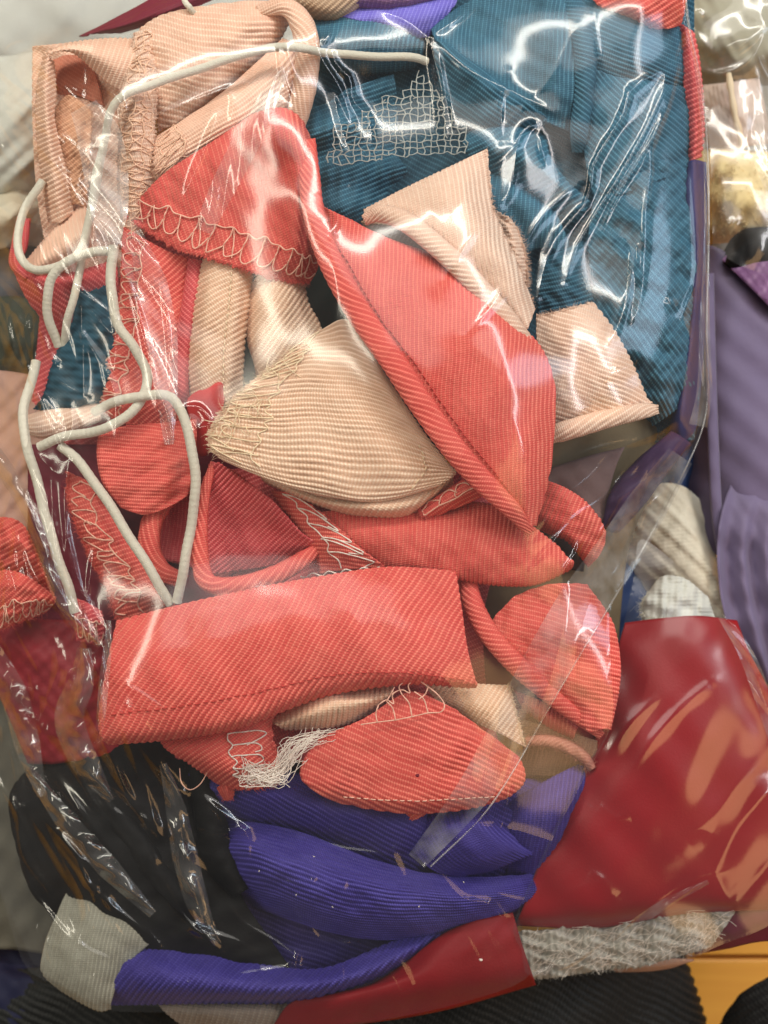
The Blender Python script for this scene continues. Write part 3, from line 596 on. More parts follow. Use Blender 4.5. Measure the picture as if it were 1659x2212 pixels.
top(s, 'small purple ribbed knot of cloth below the film seam', 'fabric scrap', GU)
s = cloth('purple_scrap', [[(1070, 1760, -1.1), (1120, 1720, 5.7), (1190, 1680, 7.4), (1270, 1640, 0.6)], [(1080, 1810, 2.3), (1140, 1770, 10.8), (1210, 1730, 10.8), (1270, 1690, 2.3)], [(1090, 1870, -1.1), (1150, 1830, 5.7), (1210, 1790, 5.7), (1250, 1750, -1.1)], [(1120, 1940, -9.6), (1160, 1900, -2.8), (1200, 1850, -2.8), (1240, 1800, -7.9)]], PURPLE, ('img', 8, 9), amp=0.16, seed=37, wr=0.8)
top(s, 'dark purple ribbed scrap against the side of the red package', 'fabric scrap', GU)
s = cloth('purple_scrap', [[(250, 2020, -14.8), (330, 2040, -7.8), (450, 2060, -5.0), (580, 2085, -5.0), (700, 2090, -3.6), (830, 2040, -3.6), (960, 1990, -6.4)], [(235, 2080, -7.8), (330, 2095, 2.0), (450, 2110, 3.4), (580, 2125, 3.4), (700, 2120, 3.4), (830, 2080, 2.0), (950, 2020, -3.6)], [(228, 2140, -7.8), (330, 2140, 0.6), (450, 2145, 2.0), (580, 2150, 2.0), (690, 2145, 0.6), (800, 2115, -0.8), (900, 2070, -6.4)], [(226, 2172, -17.6), (330, 2170, -10.6), (450, 2168, -9.2), (580, 2168, -9.2), (680, 2165, -10.6), (780, 2140, -12.0), (860, 2110, -14.8)]], PURPLE, ('img', 42, 11), amp=0.18, seed=38, wr=0.8, wl=160)
top(s, 'lowest purple ribbed strip running along the bottom of the bag', 'fabric scrap', GU)
s = cloth('silver_scrap', [[(150, 1910, -8.2), (200, 1930, -5.5), (270, 1950, -4.6), (340, 1990, -5.5)], [(120, 1980, -7.3), (180, 1990, -3.7), (250, 2010, -2.8), (330, 2030, -4.6)], [(95, 2040, -7.3), (160, 2060, -3.3), (220, 2080, -2.8), (270, 2090, -4.6)], [(90, 2100, -8.2), (150, 2130, -4.6), (200, 2150, -4.2), (242, 2160, -5.5)], [(130, 2140, -10.9), (180, 2170, -8.2), (215, 2185, -7.8), (240, 2180, -9.1)]], SILVER, ('img', 12, 9), amp=0.18, seed=39, wr=0.5, wl=140, fray={'v0': 6})
top(s, 'silvery grey ribbed scrap in the lower corner of the bag', 'fabric scrap')
s = cloth('taupe_strip', [[(330, 2155, -14), (450, 2160, -11), (560, 2160, -11), (680, 2160, -14)], [(360, 2190, -12), (460, 2190, -8), (560, 2190, -8), (660, 2195, -11)], [(420, 2235, -16), (500, 2240, -13), (570, 2240, -13), (650, 2240, -16)]], fabric('taupe_weave', (0.22, 0.18, 0.15), (0.36, 0.31, 0.26)), ('img', 20, 11), amp=0.14, seed=40, wr=0.6)
top(s, 'taupe ribbed strip peeping out below the lowest purple strip', 'fabric scrap')
s = cloth('red_scrap', [[(880, 2075, -4), (960, 2015, 0), (1040, 1985, 1), (1108, 1972, -1)], [(790, 2130, -4), (900, 2095, 3), (1010, 2060, 4), (1128, 2040, 0)], [(640, 2160, -6), (780, 2155, 1), (950, 2130, 3), (1150, 2105, -2)], [(590, 2215, -10), (750, 2215, -5), (950, 2185, -4), (1158, 2128, -9)]], REDCLOTH, seed=41, wr=0.8, wl=180, rib=('uv', 0, 30), amp=0.0)
top(s, 'plain dark red cloth at the very bottom of the bag', 'fabric scrap')
threads('lint', [P(*smooth_path([(1036, 2072, 5.2), (1039, 2074, 5.5), (1041, 2073, 5.2)], 5).T)], 0.0003, THR_WHITE, s.obj, 5)
# red package
s = cloth('red_package', [[(1350, 1345, -2), (1430, 1335, 2), (1510, 1330, 3), (1592, 1340, -3)], [(1335, 1400, -1), (1430, 1395, 6), (1530, 1390, 7), (1620, 1410, -1)], [(1320, 1490, 1), (1440, 1480, 9), (1545, 1470, 9), (1665, 1500, 0)], [(1265, 1650, 2), (1400, 1640, 11), (1545, 1630, 11), (1720, 1660, 1)], [(1178, 1830, 1), (1350, 1820, 10), (1530, 1810, 10), (1740, 1830, 0)], [(1130, 1960, -1), (1300, 1955, 6), (1490, 1940, 6), (1720, 1930, -2)], [(1112, 2000, -6), (1290, 2005, -2), (1480, 1975, -2), (1700, 1965, -7)]], CRIMSON, seed=42, wr=1.0, wl=220, rib=('uv', 0, 30), amp=0.0)
RED = s; top(s, 'big smooth crimson cloth package beside the clear bag', 'fabric package')
s = cloth('gauze_scrap', [[(1110, 2015, -5.1), (1240, 2000, -3.5), (1400, 1965, -2.7), (1500, 1950, -3.5), (1590, 1935, -5.1)], [(1120, 2050, -5.1), (1250, 2040, -2.7), (1400, 2005, -1.9), (1510, 1990, -3.1), (1590, 1965, -5.1)], [(1135, 2085, -6.3), (1260, 2075, -4.3), (1390, 2055, -3.9), (1490, 2040, -4.7), (1560, 2010, -6.3)], [(1145, 2115, -8.7), (1260, 2100, -7.1), (1380, 2085, -6.7), (1470, 2065, -7.5), (1540, 2040, -8.7)]], GAUZE, seed=43, wr=2.2, wl=40, fray={'v1': 8}, rib=('img', 150, 14), amp=0.05)
top(s, 'crumpled pale grey gauze below the crimson package', 'fabric scrap')
v = []
for k in range(300):
    u, w = rng.uniform(0.04, 0.96), rng.uniform(0.04, 0.9); q = s.lay(np.array([u]), np.array([w]))[0]; a = rng.normal(-0.35, 0.55); L = rng.uniform(14, 60); t = np.linspace(-.5, .5, 7); b = rng.normal(0, .5)
    v.append(P(q[0] + math.cos(a) * L * t - math.sin(a) * b * L * t * t, q[1] + math.sin(a) * L * t + math.cos(a) * b * L * t * t, q[2] + 0.5 + 0.5 * np.cos(t * 5)))
threads('gauze_threads', v, 0.00007, THR_WHITE, s.obj, 3, 0)
s = cloth('peach_scrap', [[(1290, 2060, -18), (1350, 2055, -13), (1420, 2070, -13), (1500, 2075, -18)], [(1310, 2085, -18), (1360, 2085, -14), (1410, 2088, -14), (1470, 2085, -18)], [(1330, 2100, -24), (1370, 2100, -20), (1410, 2098, -20), (1450, 2092, -24)]], simple('flesh_cloth', (0.48, 0.28, 0.20), 0.6), seed=44, wr=0.4, rib=('uv', 0, 30), amp=0.0, film_on=False)
top(s, 'small flesh pink scrap under the grey gauze', 'fabric scrap')
s = cloth('maroon_scrap', [[(1500, 2000, -14), (1570, 1975, -8), (1650, 1950, -8), (1740, 1940, -12)], [(1510, 2030, -14), (1580, 2010, -8), (1650, 1990, -8), (1740, 1980, -12)], [(1500, 2062, -22), (1570, 2050, -17), (1640, 2035, -16), (1740, 2030, -20)]], simple('wine_cloth', (0.16, 0.018, 0.045), 0.55), seed=45, wr=0.8, rib=('uv', 0, 30), amp=0.0, film_on=False)
top(s, 'wine red scrap above the yellow wood in the lower corner', 'fabric scrap')
# ------------------------------------------------------------------ teal scraps, upper part of the bag
s = cloth('teal_scrap', [[(640, -40, 0), (900, -40, 2), (1150, -40, 3), (1500, -40, 0)], [(640, 250, 0), (900, 260, 2), (1180, 260, 3), (1500, 260, -2)], [(640, 520, 0), (900, 520, 2), (1180, 520, 3), (1510, 520, -3)], [(700, 800, -1), (900, 800, 0), (1180, 800, 1), (1515, 780, -4)], [(900, 980, -3), (1050, 980, -2), (1250, 970, -2), (1500, 950, -7)]], TEALD, ('img', 120, 10), amp=0.12, seed=50, wr=1.6, wl=160)
top(s, 'deep teal ribbed lining scrap lying under all the teal folds', 'fabric scrap', GT)
s = cloth('teal_scrap', [[(664, 40, 8.0), (740, 32, 9.3), (830, 40, 9.3), (915, 75, 5.4)], [(660, 75, 11.8), (740, 68, 14.4), (840, 82, 14.4), (918, 100, 8.0)], [(660, 115, 10.6), (740, 120, 13.1), (830, 128, 11.8), (910, 130, 6.7)], [(660, 150, 2.9), (740, 160, 4.2), (820, 160, 4.2), (890, 150, 2.9)]], TEAL, ('img', 8, 10), amp=0.17, seed=51, wr=0.81)
top(s, 'teal ribbed roll above the white cord beside the peach strip', 'fabric scrap', GT)
s = cloth('teal_scrap', [[(655, 230, 5.4), (700, 225, 8.0), (760, 190, 8.0), (850, 160, 5.4)], [(660, 290, 8.0), (710, 280, 10.6), (770, 250, 8.0), (860, 230, 4.2)], [(670, 350, 5.4), (720, 350, 8.0), (780, 340, 6.7), (860, 330, 2.9)], [(690, 430, 5.4), (740, 440, 8.0), (800, 410, 5.4), (880, 370, 2.9)], [(700, 480, 2.9), (740, 500, 4.2), (790, 470, 2.9), (860, 430, 0.3)]], TEAL, ('img', 70, 10), amp=0.16, seed=52, wr=1.32, wl=90)
top(s, 'dark teal ribbed fold between coral apex and gauze net', 'fabric scrap', GT)
s = cloth('teal_scrap', [[(930, 60, 8.0), (1000, 10, 9.3), (1100, -30, 10.6), (1200, -40, 13.1), (1250, -40, 10.6)], [(940, 82, 14.4), (1020, 80, 11.8), (1110, 80, 11.8), (1200, 80, 15.7), (1256, 80, 11.8)], [(960, 100, 15.7), (1060, 150, 13.1), (1130, 160, 11.8), (1210, 170, 15.7), (1262, 180, 11.8)], [(1010, 150, 15.7), (1100, 200, 13.1), (1150, 220, 11.8), (1210, 230, 13.1), (1260, 240, 9.3)], [(1100, 200, 13.1), (1150, 240, 11.8), (1180, 262, 10.6), (1220, 280, 9.3), (1255, 290, 5.4)]], TEAL, ('img', 4, 9), amp=0.15, seed=53, wr=0.91)
top(s, 'wide teal ribbed panel at the top, the smoothest of the teal folds', 'fabric scrap', GT)
s = cloth('teal_scrap', [[(935, 95, 14.4), (950, 88, 17.0), (975, 100, 15.7)], [(945, 160, 11.8), (1000, 140, 18.2), (1060, 160, 15.7)], [(965, 225, 10.6), (1050, 200, 17.0), (1130, 215, 15.7)], [(1000, 275, 8.0), (1080, 255, 14.4), (1170, 245, 13.1)], [(1030, 300, 2.9), (1110, 290, 8.0), (1190, 265, 6.7)]], TEAL, ('img', 128, 10), amp=0.17, seed=54, wr=0.81)
top(s, 'fanned teal ribbed fold spreading from the pinch of film', 'fabric scrap', GT)
s = cloth('teal_scrap', [[(1010, 285, 8.0), (1050, 270, 10.6), (1110, 272, 10.6), (1180, 290, 5.4)], [(1000, 320, 10.6), (1060, 310, 15.7), (1130, 310, 15.7), (1190, 340, 10.6)], [(1040, 370, 9.3), (1110, 350, 15.7), (1170, 360, 17.0), (1230, 395, 10.6)], [(1110, 420, 8.0), (1170, 400, 13.1), (1220, 410, 14.4), (1275, 435, 8.0)], [(1190, 490, 2.9), (1220, 460, 8.0), (1250, 455, 9.3), (1285, 465, 4.2)]], TEAL, ('img', 62, 11), amp=0.2, seed=55, wr=0.71)
top(s, 'curled teal ribbed roll in the middle of the teal heap', 'fabric scrap', GT)
s = cloth('teal_scrap', [[(985, 390, 8.0), (1060, 372, 10.6), (1130, 405, 10.6), (1200, 455, 6.7)], [(1010, 440, 9.3), (1080, 420, 13.1), (1150, 440, 13.1), (1215, 490, 8.0)], [(1050, 500, 8.0), (1110, 470, 11.8), (1170, 480, 11.8), (1230, 530, 6.7)], [(1110, 580, 4.2), (1150, 540, 8.0), (1200, 540, 8.0), (1240, 580, 4.2)]], TEAL, ('img', 6, 9.5), amp=0.16, seed=56, wr=1.01)
top(s, 'teal ribbed panel under the curled roll beside the peach flap', 'fabric scrap', GT)
s = cloth('teal_scrap', roll_rows([(1205, -40, 13), (1240, 20, 15), (1262, 100, 16), (1262, 190, 15), (1252, 280, 13), (1250, 330, 8)], [60, 62, 56, 50, 42, 30], 1.3), TEAL, ('uv', 62, 9), amp=0.2, seed=57, wr=0.3)
top(s, 'teal rolled edge standing upright along the wide panel', 'fabric scrap', GT)
s = cloth('teal_scrap', [[(1250, -10, 10.6), (1300, 10, 11.8), (1380, 35, 10.6), (1468, 60, 2.9)], [(1262, 60, 13.1), (1320, 70, 14.4), (1390, 85, 13.1), (1472, 100, 4.2)], [(1265, 120, 13.1), (1330, 125, 14.4), (1400, 135, 13.1), (1478, 160, 4.2)], [(1270, 180, 9.3), (1330, 180, 10.6), (1400, 180, 9.3), (1485, 200, 1.6)]], TEAL, ('img', 112, 9.5), amp=0.17, seed=58, wr=0.91, fray={'u1': 5})
top(s, 'teal ribbed flap directly below the coral corner piece', 'fabric scrap', GT)
s = cloth('teal_scrap', [[(1265, 140, 10.6), (1330, 165, 11.8), (1400, 175, 10.6), (1484, 190, 2.9)], [(1262, 240, 10.6), (1330, 250, 14.4), (1410, 240, 13.1), (1490, 260, 2.9)], [(1262, 330, 8.0), (1330, 340, 13.1), (1410, 320, 11.8), (1494, 330, 1.6)], [(1280, 420, 8.0), (1340, 420, 11.8), (1420, 390, 9.3), (1494, 370, 0.3)]], TEAL, ('img', 132, 9.5), amp=0.17, seed=59, wr=1.12, bend=0.6)
top(s, 'teal ribbed scrap with slanting ribs by the right seam of the bag', 'fabric scrap', GT)
s = cloth('teal_scrap', [[(1285, 410, 8.0), (1340, 380, 11.8), (1410, 350, 10.6), (1480, 340, 1.6)], [(1270, 520, 8.0), (1330, 500, 11.8), (1400, 450, 13.1), (1490, 430, 2.9)], [(1280, 620, 6.7), (1330, 600, 9.3), (1400, 570, 13.1), (1505, 540, 2.9)], [(1300, 740, 5.4), (1360, 720, 9.3), (1430, 690, 11.8), (1505, 680, 1.6)], [(1380, 850, 2.9), (1420, 830, 8.0), (1460, 800, 8.0), (1500, 790, 0.3)], [(1410, 920, -2.2), (1440, 900, 1.6), (1470, 880, 1.6), (1500, 870, -4.8)]], TEAL, ('img', 140, 10), amp=0.17, seed=61, wr=1.52, wl=90, bend=-0.5)
top(s, 'long teal ribbed scrap hanging down past the pale cream flap', 'fabric scrap', GT)
s = cloth('teal_scrap', [[(1170, 560, 5), (1215, 540, 8), (1260, 520, 7)], [(1160, 620, 7), (1215, 610, 10), (1270, 600, 8)], [(1165, 690, 5), (1225, 680, 8), (1290, 670, 6)]], TEALD, ('img', 75, 10), amp=0.17, seed=62, wr=0.8, wl=60)
top(s, 'small dark teal fold just above the pale cream flap', 'fabric scrap', GT)
s = cloth('lilac_scrap', [[(690, 20, 8), (790, 12, 9), (900, -10, 8), (990, -40, 6)], [(750, 38, 11), (830, 35, 12), (920, 25, 11), (985, 5, 8)], [(830, 55, 11), (875, 60, 11), (925, 55, 10), (960, 40, 8)], [(895, 80, 8), (912, 82, 8), (928, 78, 8), (940, 68, 7)]], LILAC, ('img', 15, 8), amp=0.12, seed=63, wr=0.4)
top(s, 'bright lilac blue ribbed scrap at the top of the bag', 'fabric scrap')
s = cloth('mauve_scrap', [[(740, -30, 10), (850, -50, 11), (990, -60, 8)], [(760, -2, 12), (860, -4, 13), (985, -20, 9)], [(780, 22, 9), (860, 20, 10), (975, -4, 7)]], MAUVE, ('img', 20, 9), amp=0.1, seed=64, wr=0.5)
top(s, 'mauve scrap at the top edge above the lilac one', 'fabric scrap')
s = cloth('tan_scrap', [[(590, -40, 12), (670, -50, 14), (740, -50, 13), (810, -50, 10)], [(615, -5, 14), (680, -8, 16), (740, -10, 15), (800, -12, 11)], [(640, 18, 13), (690, 22, 15), (730, 22, 14), (780, 10, 10)], [(668, 40, 9), (700, 45, 10), (730, 44, 10), (765, 28, 8)]], TAN, ('img', 50, 10), amp=0.16, seed=65, wr=0.6)
top(s, 'tan ribbed scrap at the top edge next to the peach strip', 'fabric scrap')
s = cloth('coral_scrap', [[(1270, -50, 12), (1360, -50, 14), (1430, -50, 13), (1500, -50, 6)], [(1285, 5, 13), (1360, 5, 16), (1430, 0, 15), (1485, -5, 7)], [(1330, 28, 12), (1385, 40, 14), (1430, 40, 13), (1478, 30, 6)], [(1362, 40, 8), (1400, 60, 10), (1440, 62, 9), (1470, 56, 4)]], CORAL, ('img', 62, 11), amp=0.2, seed=68, wr=0.7, wl=70)
top(s, 'coral ribbed corner piece at the top of the bag above teal', 'fabric scrap', GC)
s = cloth('coral_scrap', [[(1466, 50, 2), (1485, 60, 4), (1500, 70, 1)], [(1472, 130, 3), (1496, 130, 6), (1512, 130, 1)], [(1478, 210, 3), (1502, 210, 6), (1520, 215, 0)], [(1484, 280, 2), (1505, 280, 5), (1522, 285, -1)], [(1482, 350, 0), (1500, 345, 3), (1515, 340, -2)]], ROSE, ('img', 60, 11), amp=0.2, seed=69, wr=0.4)
top(s, 'narrow rose coral strip down the outer seam beside teal', 'fabric scrap', GC)
s = cloth('indigo_scrap', [[(1478, 352, 0), (1500, 345, 3), (1526, 350, -2)], [(1470, 430, 1), (1500, 430, 5), (1528, 430, -2)], [(1488, 540, 0), (1508, 540, 4), (1526, 540, -3)], [(1480, 690, 0), (1500, 690, 4), (1524, 690, -4)], [(1462, 800, 0), (1486, 800, 4), (1518, 800, -5)], [(1450, 900, -1), (1474, 905, 3), (1505, 920, -6)], [(1440, 950, -4), (1465, 955, -2), (1490, 950, -8)]], INDIGO, seed=70, wr=0.4, rib=('uv', 0, 30), amp=0.0)
top(s, 'dark indigo strip squeezed along the right seam of the bag', 'fabric scrap')

# ------------------------------------------------------------------ peach scraps, upper left
s = cloth('peach_scrap', [[(70, 100, 0), (180, 90, 2), (320, 90, 2)], [(70, 260, 2), (180, 260, 4), (330, 260, 4)], [(80, 420, 1), (180, 420, 3), (320, 430, 3)], [(110, 600, -2), (180, 600, 1), (270, 600, 2)]], PEACH, ('img', 40, 10), amp=0.15, seed=80, wr=1.0, wl=90)
top(s, 'peach ribbed lining inside the upper loop', 'fabric scrap', GP)
s = cloth('peach_scrap', [[(112, 130, 3), (150, 118, 4), (200, 130, 4)], [(118, 180, 4), (150, 175, 5), (215, 190, 5)], [(128, 215, 3), (160, 205, 4), (225, 230, 4)]], fabric('salmon_weave', (0.60, 0.20, 0.12), (0.74, 0.32, 0.22)), ('img', 120, 8), amp=0.08, seed=81, wr=0.4)
top(s, 'salmon inside of the peach loop seen through its opening', 'fabric scrap', GP)
s = cloth('peach_scrap', [[(95, 112, 8), (105, 122, 11), (118, 135, 8)], [(80, 180, 8), (98, 180, 13), (122, 200, 9)], [(76, 250, 8), (100, 255, 13), (118, 250, 9)], [(82, 330, 7), (108, 330, 12), (130, 310, 9)], [(92, 410, 6), (120, 410, 11), (150, 390, 8)], [(104, 480, 4), (130, 480, 8), (160, 460, 6)]], PEACH, ('img', 62, 9.5), amp=0.18, seed=82, wr=0.5)
top(s, 'peach ribbed strip bent down the outer side of the loop', 'fabric scrap', GP)
s = cloth('peach_scrap', [[(120, 230, 7), (150, 205, 8), (200, 240, 8)], [(118, 300, 8), (160, 290, 10), (195, 320, 9)], [(128, 370, 7), (165, 360, 9), (192, 380, 8)], [(140, 450, 5), (170, 440, 8), (185, 450, 6)]], fabric('dark_peach_weave', (0.56, 0.28, 0.165), (0.78, 0.48, 0.32)), ('img', 55, 9.5), amp=0.17, seed=83, wr=0.7, wl=60)
top(s, 'darker peach ribbed scrap in the middle of the loop', 'fabric scrap', GP)
s = cloth('peach_scrap', [[(92, 115, 8), (150, 92, 9), (240, 82, 9), (310, 86, 9), (345, 92, 8)], [(110, 112, 13), (165, 100, 15), (240, 105, 15), (310, 115, 14), (345, 120, 11)], [(150, 112, 13), (190, 120, 16), (245, 140, 16), (300, 150, 14), (340, 155, 11)], [(180, 130, 9), (210, 160, 12), (250, 190, 13), (295, 200, 12), (340, 210, 9)]], PEACH, ('img', 22, 9.5), amp=0.17, seed=84, wr=0.4)
top(s, 'peach ribbed band arching over the opening of the loop', 'fabric scrap', GP)
s = cloth('peach_scrap', [[(290, 70, 13), (318, 62, 14), (345, 72, 12)], [(275, 150, 15), (305, 150, 17), (338, 155, 14)], [(258, 240, 15), (295, 240, 18), (335, 250, 14)], [(255, 340, 13), (292, 340, 16), (335, 350, 12)], [(258, 430, 10), (290, 430, 13), (330, 435, 10)], [(265, 520, 6), (290, 520, 9), (320, 500, 7)]], PALE, ('img', 90, 9.5), amp=0.12, seed=85, wr=0.6, fray={'u0': 5, 'u1': 6})
top(s, 'pale peach overlocked edge strip running down beside the cord', 'fabric scrap', GP)
overlock(s, 'u0', 4, 62, THR_PEACH, seed=1, pitch=26, messy=0.45, cross=True)
overlock(s, 'u1', 2, 58, THR_PEACH, seed=2, pitch=30, messy=0.5, name='overlock_stitching')
s = cloth('peach_scrap', [[(300, 62, 10), (350, 32, 12), (440, 12, 14), (540, 2, 14), (640, 6, 10)], [(312, 95, 13), (370, 78, 16), (460, 60, 18), (550, 45, 18), (630, 40, 13)], [(322, 150, 13), (390, 140, 17), (470, 120, 18), (550, 95, 17), (610, 80, 12)], [(335, 220, 12), (400, 205, 15), (470, 180, 15), (530, 150, 13), (590, 115, 10)], [(342, 285, 9), (390, 262, 11), (450, 225, 11), (510, 185, 10), (560, 150, 8)]], PEACH, ('img', 97, 12), amp=0.2, seed=86, wr=0.6, bend=0.35)
cloth('rolled_edge', roll_rows([(555, 25, 16), (612, 14, 19), (648, 45, 20), (664, 100, 20), (660, 170, 18), (645, 240, 15), (630, 290, 12)], [26, 40, 52, 56, 54, 50, 44], 0.9), PEACH, ('uv', 20, 10), amp=0.2, seed=87, wr=0.2, parent=s.obj)
top(s, 'big peach ribbed scrap with rolled rim under the white cord', 'fabric scrap', GP)
s = cloth('peach_scrap', [[(330, 300, 12), (400, 255, 14), (480, 200, 15), (560, 130, 15), (612, 82, 14)], [(338, 330, 14), (420, 280, 17), (510, 220, 18), (590, 150, 18), (640, 100, 16)], [(340, 370, 14), (430, 315, 17), (520, 260, 18), (600, 200, 17), (655, 160, 14)], [(350, 410, 10), (440, 350, 12), (530, 295, 12), (610, 245, 12), (655, 220, 10)]], PEACH, ('uv', 90, 10.5), amp=0.2, seed=88, wr=0.5, fray={'u0': 12})
overlock(s, 'u0', 0, 75, THR_PEACH, seed=3, pitch=24, messy=0.6, cross=True)
top(s, 'peach ribbed band slanting up from the coral apex to the rolled rim', 'fabric scrap', GP)
s = cloth('peach_scrap', [[(58, 560, 4), (110, 500, 6), (180, 440, 6)], [(66, 585, 9), (130, 530, 12), (200, 480, 11)], [(90, 600, 7), (150, 560, 10), (210, 520, 9)]], PEACH, ('uv', 14, 9.5), amp=0.18, seed=89, wr=0.4)
top(s, 'short peach ribbed roll above the coral fold at the outer side', 'fabric scrap', GP)
s = cloth('coral_scrap', [[(20, 560, 0), (60, 575, 3), (140, 590, 4), (250, 560, 4)], [(35, 600, 3), (80, 605, 8), (160, 610, 9), (255, 590, 7)], [(60, 650, 2), (100, 650, 6), (170, 655, 8), (258, 640, 6)], [(95, 695, -2), (130, 695, 2), (180, 700, 3), (250, 690, 2)]], ROSE, ('img', 125, 9.5), amp=0.17, seed=90, wr=0.5)
top(s, 'rose coral folded scrap at the far side under the cord loop', 'fabric scrap', GC)
s = cloth('coral_scrap', roll_rows([(52, 470, 2), (42, 530, 4), (34, 570, 5), (60, 600, 6)], [30, 36, 30, 20], 1.0), ROSE, ('uv', 10, 9), amp=0.12, seed=91, wr=0.2)
top(s, 'little coral edge curling up inside the cord loop', 'fabric scrap', GC)
s = cloth('teal_scrap', [[(152, 622, 9), (195, 630, 11), (240, 618, 10)], [(158, 690, 9), (200, 705, 12), (248, 700, 10)], [(118, 775, 8), (180, 790, 11), (242, 785, 9)], [(92, 855, 6), (150, 865, 9), (232, 840, 8)], [(76, 884, 3), (140, 896, 5), (212, 876, 5)]], fabric('matte_teal', (0.014, 0.066, 0.105), (0.03, 0.11, 0.16), bead=0.3), ('img', 130, 6), amp=0.06, seed=92, wr=1.0, wl=60, fray={'v0': 6, 'u0': 4, 'v1': 5})
top(s, 'small frayed teal scrap lying alone among the white cords', 'fabric scrap', GT)
s = cloth('peach_scrap', roll_rows([(45, 915, 7), (90, 918, 9), (150, 905, 9), (215, 890, 7)], [30, 62, 58, 40], 0.9), PALE, ('uv', 8, 8.5), amp=0.17, seed=93, wr=0.3)
top(s, 'pale peach ribbed roll below the small teal scrap', 'fabric scrap', GP)

# ------------------------------------------------------------------ coral scraps, lower left cluster
s = cloth('coral_scrap', [[(268, 490, 9), (320, 520, 12), (370, 545, 12), (420, 560, 9)], [(262, 600, 9), (310, 610, 13), (360, 620, 12), (418, 640, 9)], [(240, 720, 8), (300, 730, 12), (350, 740, 11), (402, 750, 8)], [(206, 820, 7), (270, 840, 11), (330, 850, 10), (395, 870, 7)], [(214, 885, 4), (270, 912, 7), (330, 920, 7), (400, 935, 5)]], CORAL, ('img', 52, 10), amp=0.15, seed=94, wr=0.7, fray={'u0': 6, 'v1': 6})
overlock(s, 'u0', 3, 60, THR_PINK, seed=4, pitch=26, messy=0.4)
top(s, 'long coral scrap with stitched edge hanging down beside the white cord', 'fabric scrap', GC)
s = cloth('coral_scrap', roll_rows([(425, 560, 12), (412, 650, 13), (398, 740, 12), (390, 830, 10), (395, 880, 7)], 40, 1.2), ROSE, ('uv', 55, 9.5), amp=0.18, seed=95, wr=0.3)
top(s, 'thin rose coral roll beside the first cream loop', 'fabric scrap', GC)
s = cloth('coral_scrap', [[(150, 1020, 4), (200, 1045, 7), (245, 1085, 7)], [(148, 1090, 6), (205, 1115, 10), (275, 1155, 8)], [(185, 1180, 6), (250, 1195, 11), (320, 1220, 9)], [(228, 1265, 5), (295, 1275, 10), (372, 1300, 8)], [(250, 1340, 2), (310, 1330, 5), (378, 1318, 4)]], CORAL, ('img', 75, 10), amp=0.16, seed=96, wr=0.8, fray={'u0': 10})
overlock(s, 'u0', 14, 80, THR_PINK, seed=5, pitch=30, messy=0.6)
fuzz(s, 'u0', 160, 14, CORAL, 6)
top(s, 'coral scrap with a ragged overlocked edge crossed by the slanting cord', 'fabric scrap', GC)
s = cloth('coral_scrap', [[(-30, 1120, -2), (20, 1118, 3), (52, 1135, 5), (70, 1170, 2)], [(-30, 1170, 0), (30, 1165, 7), (70, 1195, 8), (95, 1230, 3)], [(-30, 1215, -1), (40, 1215, 4), (85, 1240, 4), (112, 1275, 1)], [(-30, 1250, -4), (40, 1255, 0), (90, 1280, 0), (118, 1300, -2)]], CORAL, ('img', 62, 10), amp=0.17, seed=197, wr=1.2, wl=60)
top(s, 'coral fold at the outermost side of the bag above a stitched hem', 'fabric scrap', GC)
s = cloth('coral_scrap', [[(-30, 1238, 2), (20, 1232, 7), (62, 1246, 8), (122, 1290, 3)], [(-30, 1275, 4), (25, 1270, 10), (68, 1275, 10), (120, 1300, 4)], [(-30, 1320, 3), (25, 1315, 8), (68, 1305, 7), (112, 1310, 3)], [(-30, 1368, -1), (25, 1352, 3), (65, 1335, 3), (100, 1322, 1)]], CORAL, ('img', 50, 10), amp=0.17, seed=97, wr=1.0, wl=60, fray={'v1': 7})
overlock(s, 'v1', 6, 60, THR_PINK, seed=6, pitch=20, messy=0.6, s0=0.15)
top(s, 'coral scrap with pale stitched hem at the outermost side of the bag', 'fabric scrap', GC)
s = cloth('coral_scrap', [[(150, 1290, 4), (185, 1300, 7), (220, 1320, 5)], [(160, 1330, 5), (190, 1335, 8), (225, 1350, 5)], [(165, 1385, 2), (195, 1390, 4), (220, 1395, 2)]], ROSE, ('img', 70, 9), amp=0.17, seed=98, wr=0.5)
overlock(s, 'v1', 8, 60, THR_PINK, seed=16, pitch=18, messy=0.6)
top(s, 'tiny rose coral tab at the foot of the long white cord', 'fabric scrap', GC)
s = cloth('coral_scrap', [[(460, 828, 13), (478, 826, 14), (488, 842, 12)], [(405, 862, 11), (440, 870, 14), (482, 885, 13)], [(415, 920, 10), (442, 925, 12), (470, 932, 11)], [(428, 985, 6), (442, 985, 8), (456, 975, 7)]], REDCLOTH if False else simple('plain_coral_cloth', (0.58, 0.04, 0.04), 0.65), seed=99, wr=0.5, rib=('uv', 0, 5), amp=0.03)
top(s, 'plain weave coral corner poking up beside the cream band', 'fabric scrap', GC)
s = cloth('coral_scrap', [[(350, 1055, 3), (390, 1060, 4), (432, 1060, 3)], [(342, 1130, 3), (385, 1135, 3), (430, 1130, 3)], [(350, 1210, 2), (390, 1220, 2), (425, 1230, 2)]], ROSE, ('img', 5, 8), amp=0.12, seed=100, wr=0.4)
cloth('rolled_edge', roll_rows([(410, 1050, 6), (362, 1080, 9), (328, 1130, 10), (325, 1190, 10), (352, 1235, 9), (400, 1258, 7)], [26, 40, 48, 48, 42, 34], 0.75), CORAL, ('uv', 12, 9.5), amp=0.18, seed=101, wr=0.2, parent=s.obj)
top(s, 'coral scrap curled into a ring between the two white cords', 'fabric scrap', GC)
